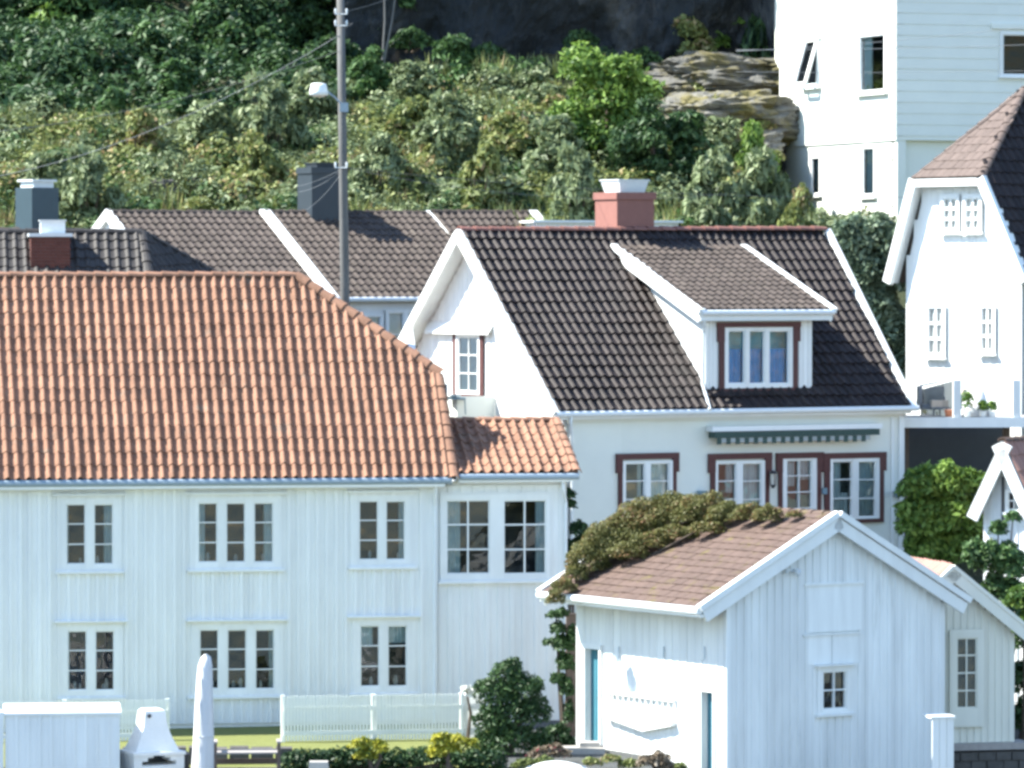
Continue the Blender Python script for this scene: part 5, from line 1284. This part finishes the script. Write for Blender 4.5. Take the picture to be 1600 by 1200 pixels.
plant('ledge_grass', 'yellowish grass and moss growing along the granite ledges', 'grass', pblobs([(1060,150,40,7,140),(1120,158,50,6,139.6),(1180,160,40,6,139.4),(1050,205,36,8,138),(1110,215,36,6,137.4),(1170,212,30,6,137.2),(1140,95,60,8,141.6),(1195,105,24,10,141.2),(1080,120,24,8,141),(1030,180,24,20,140),(1150,250,40,10,136),(1200,245,24,12,135)], 139)+pblobs([(1035,140,26,14,139.8),(1075,168,34,12,138.6),(1150,140,30,8,139.4),(1190,200,22,12,137),(1090,235,34,14,136.6),(1060,260,30,16,136),(1120,178,26,9,137.6)], 139), 16000, .06, 'leaf_olive', P(1120, 240, 138), stems=0)
boulder('rock_outcrop', 'shadowed base rock under the granite ledges, mostly behind bushes', 1140, 320, 138.6, 100, 62, 11.7, layers=3)
boulder('boulder', 'rounded grey boulder by the lower corner of the tall building', 1196, 290, 133.5, 20, 16, 9.2)
boulder('boulder', 'dark boulder on the slope above the left brown roof', 250, 302, 130, 32, 22, 2.2, m='stone_dark')
boulder('boulder', 'flat pale rock right of the dark boulder above the left brown roof', 318, 288, 131, 45, 14, 5.2)
boulder('boulder', 'pale rock showing through scrub above the black chimney', 505, 250, 132, 30, 14, 3.3)
boulder('boulder', 'small pale rock among bushes left of the bright green tree', 835, 190, 136, 34, 14, 6.1)

# ------------------------------------------------------------------ vegetation
def undergrowth(name, x0, x1, y0, y1, count, size, m, rmin, rmax, leaves, skip=None):
    cs, rs = [], []
    for i in range(count):
        x = random.uniform(x0, x1); y = random.uniform(y0, y1)
        px = 800+x/y*FPX
        if skip and skip(x, y, px): continue
        r = random.uniform(rmin, rmax)
        cs.append((x, y, hz(x, y)+r*.25)); rs.append((r, r, r*random.uniform(.6, 1.1)))
    me = leaf_mesh(name, cs, rs, leaves, size, M[m], .7, .6)
    o = bpy.data.objects.new(name, me); COL.objects.link(o); o['kind'] = 'stuff'; o['label'] = name.replace('_', ' ')+' covering the hillside'; o['category'] = 'undergrowth'
def sk(x, y, px):
    return (px > 1010 and y > 131) or (px > 545 and y > 139) or (px < 545 and y > 134.5+2.5*px/545)
undergrowth('grey_green_undergrowth', -16, 16, 126, 148, 1000, .09, 'leaf_grey', .3, .7, 95000, sk)
undergrowth('olive_undergrowth', -16, 16, 126, 147, 800, .085, 'leaf_olive', .25, .6, 80000, lambda x, y, px: (px > 1240 and y > 127) or (px > 545 and y > 139) or (px < 545 and y > 134+2.5*px/545))
undergrowth('green_undergrowth', -16, 12, 126, 148, 600, .09, 'leaf_wood', .35, .8, 52000, lambda x, y, px: (px > 1010 and y > 131) or (px > 545 and y > 141.2) or (px < 560 and y > 137.5))
for m_, c_, n_ in (('leaf_grey', 150, 24000), ('leaf_olive', 190, 34000)):
    undergrowth('thicket_undergrowth', -16, 10, 129.3, 139, c_, .08, m_, .35, .95, n_, lambda x, y, px: (px > 990 and y > 131) or (px < 545 and y > 134.5+2.5*px/545))
undergrowth('wood_undergrowth', -16, -3.6, 134, 149, 300, .115, 'leaf_dark', .4, .9, 34000, lambda x, y, px: px > 560 or y < 134+3*max(0,px)/545)  # dark leaf colour stands in for the shaded gaps between the trees
undergrowth('bright_grass', -16, 12, 124.5, 128.5, 240, .07, 'grass_yellow', .2, .45, 14000, lambda x, y, px: px > 1240)
def blades(name, m, n, x0, x1, y0, y1, h0, h1, skip):
    vs = np.zeros((n*3, 3), np.float32); k = 0; 
    while k < n:
        x = random.uniform(x0, x1); y = random.uniform(y0, y1); px = 800+x/y*FPX
        if skip(x, y, px) or mnoise.noise(V((x*.45, y*.45, 9))) < -.05: x = None
        if x is None:
            continue
        z = hz(x, y)+random.uniform(0, .35)
        for j in range(min(10, n-k)):
            bx = x+random.gauss(0, .12); by = y+random.gauss(0, .12); h = random.uniform(h0, h1); a = random.uniform(0, 3.14); w_ = random.uniform(.02, .045)
            vs[3*k] = (bx-math.cos(a)*w_, by-math.sin(a)*w_, z); vs[3*k+1] = (bx+math.cos(a)*w_, by+math.sin(a)*w_, z); vs[3*k+2] = (bx+random.gauss(0, .16), by+random.gauss(0, .16), z+h); k += 1
    me = bpy.data.meshes.new(name); me.vertices.add(3*n); me.vertices.foreach_set('co', vs.ravel()); me.loops.add(3*n); me.loops.foreach_set('vertex_index', np.arange(3*n, dtype=np.int32))
    me.polygons.add(n); me.polygons.foreach_set('loop_start', np.arange(0, 3*n, 3, dtype=np.int32)); me.polygons.foreach_set('loop_total', np.full(n, 3, np.int32)); me.materials.append(M[m]); me.update(calc_edges=True)
    o = bpy.data.objects.new(name, me); COL.objects.link(o); o['kind'] = 'stuff'; o['label'] = 'tall pale grass standing among the scrub on the hillside'; o['category'] = 'grass'
blades('tall_grass', 'leaf_olive', 14000, -16, 13, 125.5, 141, .3, .7, lambda x, y, px: (px > 1230) or (px > 1000 and y > 132) or (px < 545 and y > 135+2.5*px/545) or (px > 545 and px < 1010 and y > 140.5))
blades('tall_grass', 'leaf_grey', 12000, -16, 13, 125.5, 141, .3, .6, lambda x, y, px: (px > 1230) or (px > 1000 and y > 132) or (px < 545 and y > 135+2.5*px/545) or (px > 545 and px < 1010 and y > 141.2))
PT = {}
def bush_proto(k, m, n, size, rx, rz, clumps=26):
    cs, rs = [], []
    for i in range(clumps):
        a = random.uniform(0, 6.28); q = random.random()**.5*.8; zz = random.uniform(.0, 1.0)
        f = max(.25, 1-.75*max(0, zz-.15))
        cs.append((math.cos(a)*q*rx*f, math.sin(a)*q*rx*f, zz*rz)); r = random.uniform(.14, .32)*rx; rs.append((r, r, r*random.uniform(.7,1.1)))
    PT[k] = leaf_mesh('foliage', cs, rs, n, size, M[m], .6, .5)
def stem_mesh(rx, rz):
    mb = MB()
    for i in range(5):
        a = i*1.3+.4; mb.tube([V((0,0,-.2)), V((math.cos(a)*rx*.12, math.sin(a)*rx*.12, rz*.3)), V((math.cos(a)*rx*.3, math.sin(a)*rx*.3, rz*.7))], [.04,.025,.01], 6)
    return mesh_of('stem', mb, M['bark'])
for i in range(2):
    bush_proto(('grey', i), 'leaf_grey', 3200, .09, 1.0, 1.3); bush_proto(('olive', i), 'leaf_olive', 3000, .085, 1.0, 1.1)
    bush_proto(('green', i), 'leaf_wood', 3600, .10, 1.0, 1.5); bush_proto(('fresh', i), 'leaf_fresh', 3000, .10, 1.0, 1.4)
SM = stem_mesh(1, 1.2)
def bush(kind, i, px, py, D, s, label, sz=1.0, rot=None):
    """px,py: pixel of the bush foot"""
    p = P(px, py, D); g_ = hz(p.x, p.y)-.05
    if p.z > g_+.25: sz = sz*(p.z+1.3*s*sz-g_)/(1.3*s*sz); p.z = g_; sz = min(sz, 2.6)
    T = thing('bush', label, 'bush', p, 'bushes on the hillside')
    T.scale = (s, s, s*sz); T.rotation_euler = (0, 0, rot if rot is not None else random.uniform(0, 6.28))
    f = bpy.data.objects.new('foliage', PT[(kind, i)]); COL.objects.link(f); f.parent = T
    f = bpy.data.objects.new('stem', SM); COL.objects.link(f); f.parent = T
B = [('green',0,40,200,139.3,1.6,'dark bush at the left edge under the front trees of the wood'),('green',1,110,195,139.2,1.5,'dark bush between the left edge and the timber pole, under the wood'),
('grey',0,75,330,129,1.0,'pale grey-green bush beside the blue-grey metal chimney'),
 ('grey',1,140,335,128,1.1,'pale bush just left of the white end of the brown roofs'),
 ('olive',0,215,262,132,1.1,'loose olive bush above the dark boulder on the left'),
 ('grey',0,330,262,133,1.2,'grey-green bush above the flat pale rock'),
 ('green',1,290,215,136,1.3,'dark leafy bush at the foot of the left wood, above the flat rock'),
 ('olive',1,410,290,130,1.0,'reddish-olive bush above the brown roof left of the chimney'),
 ('grey',1,420,235,133,1.3,'pale bush left of the timber pole at chimney height'),
 ('green',0,180,250,135,1.2,'dark bush beneath the left wood'),
 ('green',1,60,262,135,1.3,'dark bush at the left edge above the metal chimney'),
 ('grey',0,480,205,136,1.1,'grey bush directly under the street lamp'),
 ('grey',1,590,300,130,1.0,'pale bush right of the pole, low on the slope'),
 ('green',0,580,185,138,1.2,'dark green bush right of the street lamp'),
 ('grey',0,650,190,137,1.1,'grey-green bush under the dark cliff, nearest the pole'),
 ('green',1,705,165,139,1.2,'tall pointed dark bush against the cliff'),
 ('olive',0,640,250,133,1.2,'olive bush in the middle of the slope right of the pole'),
 ('grey',1,700,262,132,1.3,'broad pale bush in the middle of the slope'),
 ('green',0,700,220,137,1.0,'dark hollow bush left of the mid-slope bushes'),
 ('grey',0,775,200,138,1.0,'grey bush under the cliff, centre'),
 ('grey',1,835,195,138,1.1,'rounded grey-green bush left of the bright green tree'),
 ('olive',1,790,262,133,1.1,'brownish bush on the slope left of the pink chimney'),
 ('grey',0,860,290,131,1.2,'pale bush just up-slope from the pink chimney'),
 ('olive',0,750,310,129,1.0,'yellow-olive bush low above the small brown roof'),
 ('grey',1,900,325,128,1.0,'pale bush immediately left of the pink chimney'),
 ('olive',1,860,225,137,1.0,'olive bush at the foot of the bright green tree'),
 ('fresh',0,1140,75,143,1.2,'fresh green bush above the granite ledges'),
 ('green',0,1190,70,142,1.2,'dark bush tucked against the top of the tall building'),
 ('olive',0,1080,110,142,1.1,'brown scrubby bush where the cliff meets the ledges'),
 ('grey',0,1130,270,134,1.0,'blue-green bush growing from the shaded ledge'),
 ('fresh',1,1180,268,133,.8,'yellow-green tuft between the ledge and the tall building'),
 ('green',1,1060,300,131,1.3,'deep green bush right of the bright green tree'),
 ('grey',1,1120,350,127,1.2,'pale grey bush above the black ridge, left one'),
 ('grey',0,1195,352,127,1.2,'pale grey bush above the black ridge, by the tall building'),
 ('olive',1,1240,365,126,.8,'small olive bush at the foot of the tall building'),
]
for k, i, px, py, D, s, lb in B: bush(k, i, px, py, D, s, lb)
# bright green small tree
def tree(name, label, base, crown, n, size, m, cat='tree', group=None, trunk=.14, nclump=26, lean=0):
    """crown: centre offset z, rx, ry, rz above base"""
    T = thing(name, label, cat, base, group); cz, rx, ry, rz = crown; cs, rs = [], []
    for i in range(nclump):
        d = V((random.gauss(0,1), random.gauss(0,1), random.gauss(0,1))).normalized()*random.uniform(.45, .85)
        cs.append((d.x*rx+lean, d.y*ry, cz+d.z*rz)); r = random.uniform(.18, .34); rs.append((r*rx, r*ry, r*rz*.9))
    leaf_obj('crown', leaf_mesh('crown', cs, rs, n, size, M[m], .5, .35), base, T)
    mb = MB(); mb.tube([V((0,0,-.3)), V((lean*.3,0,cz*.5)), V((lean*.8,0,cz)), V((lean,0,cz+rz*.6))], [trunk, trunk*.8, trunk*.5, trunk*.15], 8)
    for i in range(0, nclump, 3):
        c = V(cs[i]); z0 = cz*random.uniform(.4, .9); mb.tube([V((lean*.5,0,z0)), (V((lean*.5,0,z0))+c)/2+V((0,0,.1)), c], [trunk*.4, trunk*.25, trunk*.08], 6)
    o = bpy.data.objects.new('trunk', mesh_of('trunk', mb, M['bark'])); COL.objects.link(o); o.parent = T
    return T
tree('small_tree', 'bright yellow-green small tree standing above the pink chimney', P(950, 325, 133), (2.45, 2.0, 1.5, 2.05), 16000, .10, 'leaf_fresh', nclump=48)
tree('small_tree', 'deep green small tree close behind the bright one, over the pink chimney', P(1020, 345, 130.5), (1.7, 1.5, 1.2, 1.6), 7000, .09, 'leaf_dark', nclump=24)
woods = [(20,150,146,2.6,3.2,'leafy tree at the top left corner of the photo'),(110,110,149,2.6,3.0,'second tree from the left along the top edge'),(185,170,145,2.4,2.6,'dark tree below the top row, second from the left'),
 (70,230,141,2.2,2.2,'dark shaded tree at the left edge below the corner tree'),(250,90,150,2.4,3.0,'tree on the top edge between the left corner and the lamp'),(300,190,143,2.2,2.4,'dark round tree halfway between left edge and lamp'),
 (350,80,150,2.3,2.8,'tree on the top edge, third from the pole'),(390,170,145,2.1,2.4,'dark tree left of the street lamp'),(440,80,148,2.0,2.6,'fresh green tree on the top edge left of the pole'),
 (150,270,138.5,1.8,1.7,'low dark tree above the metal chimney bushes'),(470,150,147,1.8,2.2,'tree directly behind the street lamp'),(-40,200,146,2.4,3,'tree cut by the left edge of the photo'),(500,20,145,1.9,2.4,'tree at the top edge immediately left of the pole'),(430,40,144,1.7,2.2,'tree on the top edge two crowns left of the pole'),(520,110,141.5,1.2,1.5,'small dark tree behind the lamp arm'),(330,130,143,1.9,2.2,'tree in the second rank above the round dark one'),(130,60,146,2.2,2.6,'front tree on the top edge near the left corner'),(15,70,147,2.6,3.2,'big tree filling the very corner at top left'),(265,150,141.5,1.7,2.3,'mid-green tree at the lower middle of the left wood'),(385,95,143.5,1.8,2.4,'tree between the lamp and the second-rank tree'),(455,165,140.5,1.3,1.8,'slim tree just left of the lamp head'),(220,150,142,1.8,2.1,'middle dark tree of the left wood'),
 (550,60,146,1.3,2.2,'dark tree right behind the top of the pole'),(618,10,143,.8,1.3,'sparse dark tree at the left end of the cliff'),(235,235,139.5,1.6,1.5,'small dark tree in the hollow left of the grey bushes')]
WM = {}
for j, (px, py, D, r, h, lb) in enumerate(woods):
    p = P(px, py+70, D); m = 'leaf_fresh' if j in (0, 8) else 'leaf_wood'
    tree('woodland_tree', lb, p, (h*.75, r*.95, r*.9, h*.9), 8500, .12, m, group='trees of the wood on the hill', nclump=28)
for lb, L_ in (('dark low shrub filling the shade between the round shrub and the boathouse', [(870,1150,20,18),(855,1172,26,20),(885,1165,14,16),(830,1190,30,18)]),):
    plant('shade_shrub', lb, 'shrub', pblobs(L_, 96.8), 4000, .055, 'leaf_dark', P(862, 1200, 96.8), stems=3)
plant('weeds', 'straggly weeds growing between the upturned boat and the boathouse wall', 'plant', pblobs([(820,1195,18,10),(850,1192,16,10),(955,1188,16,8),(985,1196,18,9),(925,1192,14,8),(1060,1200,12,8)], 92.8), 2600, .04, 'leaf_olive', P(930, 1210, 92.8), stems=0)
for x, y, r, lb in ((640, 60, 22, 'small plant rooted in the cliff near the bare trunks'), (760, 88, 26, 'fern clump at the foot of the cliff, left of its middle'), (905, 60, 18, 'small dark plant growing out of the cliff above the bright tree'), (1000, 95, 26, 'scrub where the cliff foot meets the granite ledges')):
    plant('cliff_plant', lb, 'plant', pblobs([(x, y, r, r*.7), (x+r, y+r*.4, r*.7, r*.6), (x-r*.8, y+r*.5, r*.6, r*.5)], 141.2), 700, .09, 'leaf_wood', P(x, y+r, 141.4), stems=2)
# slim dead stems left of the cliff
for x0, x1, lb in ((600, 597, 'thin bare trunk rising left of the cliff, nearer the pole'), (622, 598, 'thin bare leaning trunk left of the cliff')):
    a = P(x1, 105, 141); b = P(x0, -40, 141); mb = MB(); mb.tube([a, (a+b)/2+V((.05,0,0)), b], [.045,.035,.025], 6); t = solo('bare_tree', mb, M['pole_wood'], lb, 'tree', a)
# shrubs between black house and the right house
plant('ivy_thicket', 'tall dusty ivy-covered thicket between the black roof and the right white house', 'thicket', pblobs([(1330,380,38,40),(1375,380,40,42),(1350,430,45,45),(1390,440,34,50),(1370,490,42,45),(1395,530,30,45),(1320,430,30,36),(1400,390,26,36),(1400,580,24,40),(1360,550,30,40)], 119.5), 15000, .085, 'leaf_ivy', (P(1370,600,119.5).x,119.5,hz(9,119.5)), stems=5)
plant('broad_shrub', 'glossy bright green shrub under the raised deck', 'shrub', pblobs([(1440,765,34,36),(1480,755,36,30),(1515,765,30,30),(1440,820,40,45),(1490,815,42,45),(1450,870,40,40),(1500,865,36,40),(1530,800,22,26),(1545,850,26,30)], 108), 12000, .085, 'leaf_fresh', (P(1470,900,108).x,108,hz(9,108)), stems=5)
plant('climbing_rose', 'loose leafy climber in front of the small gabled house', 'climber', pblobs([(1545,880,26,34),(1575,890,30,40),(1560,930,30,30),(1525,870,20,26),(1592,950,22,40),(1560,830,14,16),(1583,810,12,12),(1590,1000,22,40)], 101.2), 5200, .075, 'leaf_wood', (P(1560,960,101.2).x,101.2,hz(9,101.2)), stems=4)
plant('yellow_green_bush', 'yellow-green bush at the right edge above the annex roof', 'bush', pblobs([(1596,940,24,26),(1604,985,22,28)], 99.5), 1500, .07, 'leaf_fresh', (P(1600,1000,99.5).x,99.5,hz(9,99.5)), stems=2)
plant('shade_bush', 'dark bush in the shade at the right edge beside the annex', 'bush', pblobs([(1600,1070,20,40),(1600,1130,22,36)], 99.8), 1500, .07, 'leaf_dark', (P(1600,1150,99.8).x,99.8,hz(10,99.8)), stems=2)
# creeper on the boathouse roof
def roofplant():
    L = [(900,902,16,14),(918,884,26,24),(942,866,32,28),(968,850,36,30),(1000,834,38,32),(1032,818,38,32),(1064,808,38,28),(1098,806,34,26),(1135,806,32,22),(1170,806,28,20),(1200,808,24,18),(985,868,26,14),(1020,852,28,14),(1060,838,26,12),(1105,830,22,10),(880,922,16,12),(868,940,12,12),(1240,806,14,8)]
    bl = []
    for a, b, c, d in L:
        p = GF.hit(a, b+d*.5, .12); k_ = 1.3 if a < 1120 else 1.0; bl += pblobs([(a, b-(2 if a < 1120 else 0), c*k_, d*k_, min(p.y, 99.6))], 97, dy=.42)
    plant('roof_creeper', 'rusty-green creeper heaped along the ridge and back edge of the boathouse roof', 'creeper', bl, 78000, .026, 'leaf_roof', P(890, 945, 97.5), stems=4, up=.8)
roofplant()
plant('ivy', 'dark ivy climbing the back corner of the boathouse', 'climber', pblobs([(868,962,14,8),(872,985,12,14),(880,1010,16,18),(862,1005,14,7),(884,1040,14,20),(872,1065,12,14),(886,1080,10,22),(888,1120,8,26),(878,960,10,10),(893,1000,8,24)], 98.3, dy=.6), 4200, .05, 'leaf_dark', (P(886,1160,98.3).x,98.3,hz(1,98.3)), stems=4)
plant('wall_climber', 'leafy climber on the corner between the extension and the black-roofed house', 'climber', pblobs([(872,762,14,8),(886,775,14,12),(893,790,8,10),(905,830,14,16),(915,850,18,16),(898,860,16,18),(890,880,12,14),(930,862,12,12)], 102.5, dy=.6), 2600, .055, 'leaf_dark', (P(895,900,102.5).x,102.5,hz(1,102.5)), stems=4)
plant('round_shrub', 'dense dark green shrub in front of the extension corner', 'shrub', pblobs([(790,1060,26,28),(775,1090,34,30),(815,1085,34,34),(800,1120,46,34),(770,1135,30,30),(835,1120,26,30),(800,1165,50,36),(760,1170,24,30),(845,1165,20,26),(755,1075,14,14),(805,1042,10,14),(838,1075,14,12)], 95.8), 11000, .055, 'leaf_dark', (P(800,1200,95.8).x,95.8,hz(0,95.8)), stems=6, up=.2, stretch=.7)
plant('garden_hedge', 'low dark green hedge along the bottom edge below the picket fence', 'hedge', pblobs([(x, 1190+random.uniform(-4,4), 24, 20) for x in range(460, 790, 22)]+[(x, 1215, 26, 20) for x in range(450, 900, 30)], 93.2), 13000, .05, 'leaf_dark', (P(620,1220,93.2).x,93.2,hz(-2,93.2)), stems=6)
plant('yellow_flowers', 'yellow flowering plant nearer the lawn gap at the front of the fence', 'plant', pblobs([(565,1165,18,12),(590,1170,16,14),(572,1182,18,12)], 92.6), 1300, .045, 'leaf_yellow', (P(578,1200,92.6).x,92.6,hz(-3,92.6)), stems=2)
plant('yellow_flowers', 'yellow flowering plant just left of the dense dark shrub', 'plant', pblobs([(690,1158,18,14),(715,1160,16,12),(683,1178,16,14),(738,1165,12,10),(705,1172,16,12)], 92.6), 1500, .045, 'leaf_yellow', (P(700,1200,92.6).x,92.6,hz(-1,92.6)), stems=2)
plant('rose_bush', 'low bush with a few pink flowers by the boathouse step', 'bush', pblobs([(850,1180,22,14),(868,1172,12,10),(880,1180,12,10)], 94.5), 900, .045, 'leaf_brown', (P(860,1195,94.5).x,94.5,hz(1,94.5)), stems=2, extra=('flower', 'flower_pink', 14, .05))
plant('white_rose', 'white flowers where the picket fence meets the dark shrub', 'plant', pblobs([(727,1078,8,7),(738,1084,8,8)], 97.2), 160, .05, 'flower_white', (P(730,1160,97.2).x,97.2,hz(-1,97.2)), stems=1)
plant('dry_plant', 'dry brownish plant against the sunlit boathouse wall', 'plant', pblobs([(1008,1192,14,12),(1030,1190,18,16),(1042,1202,12,14)], 92.5), 1000, .04, 'leaf_brown', (P(1025,1215,92.5).x,92.5,hz(2,92.5)), stems=3)
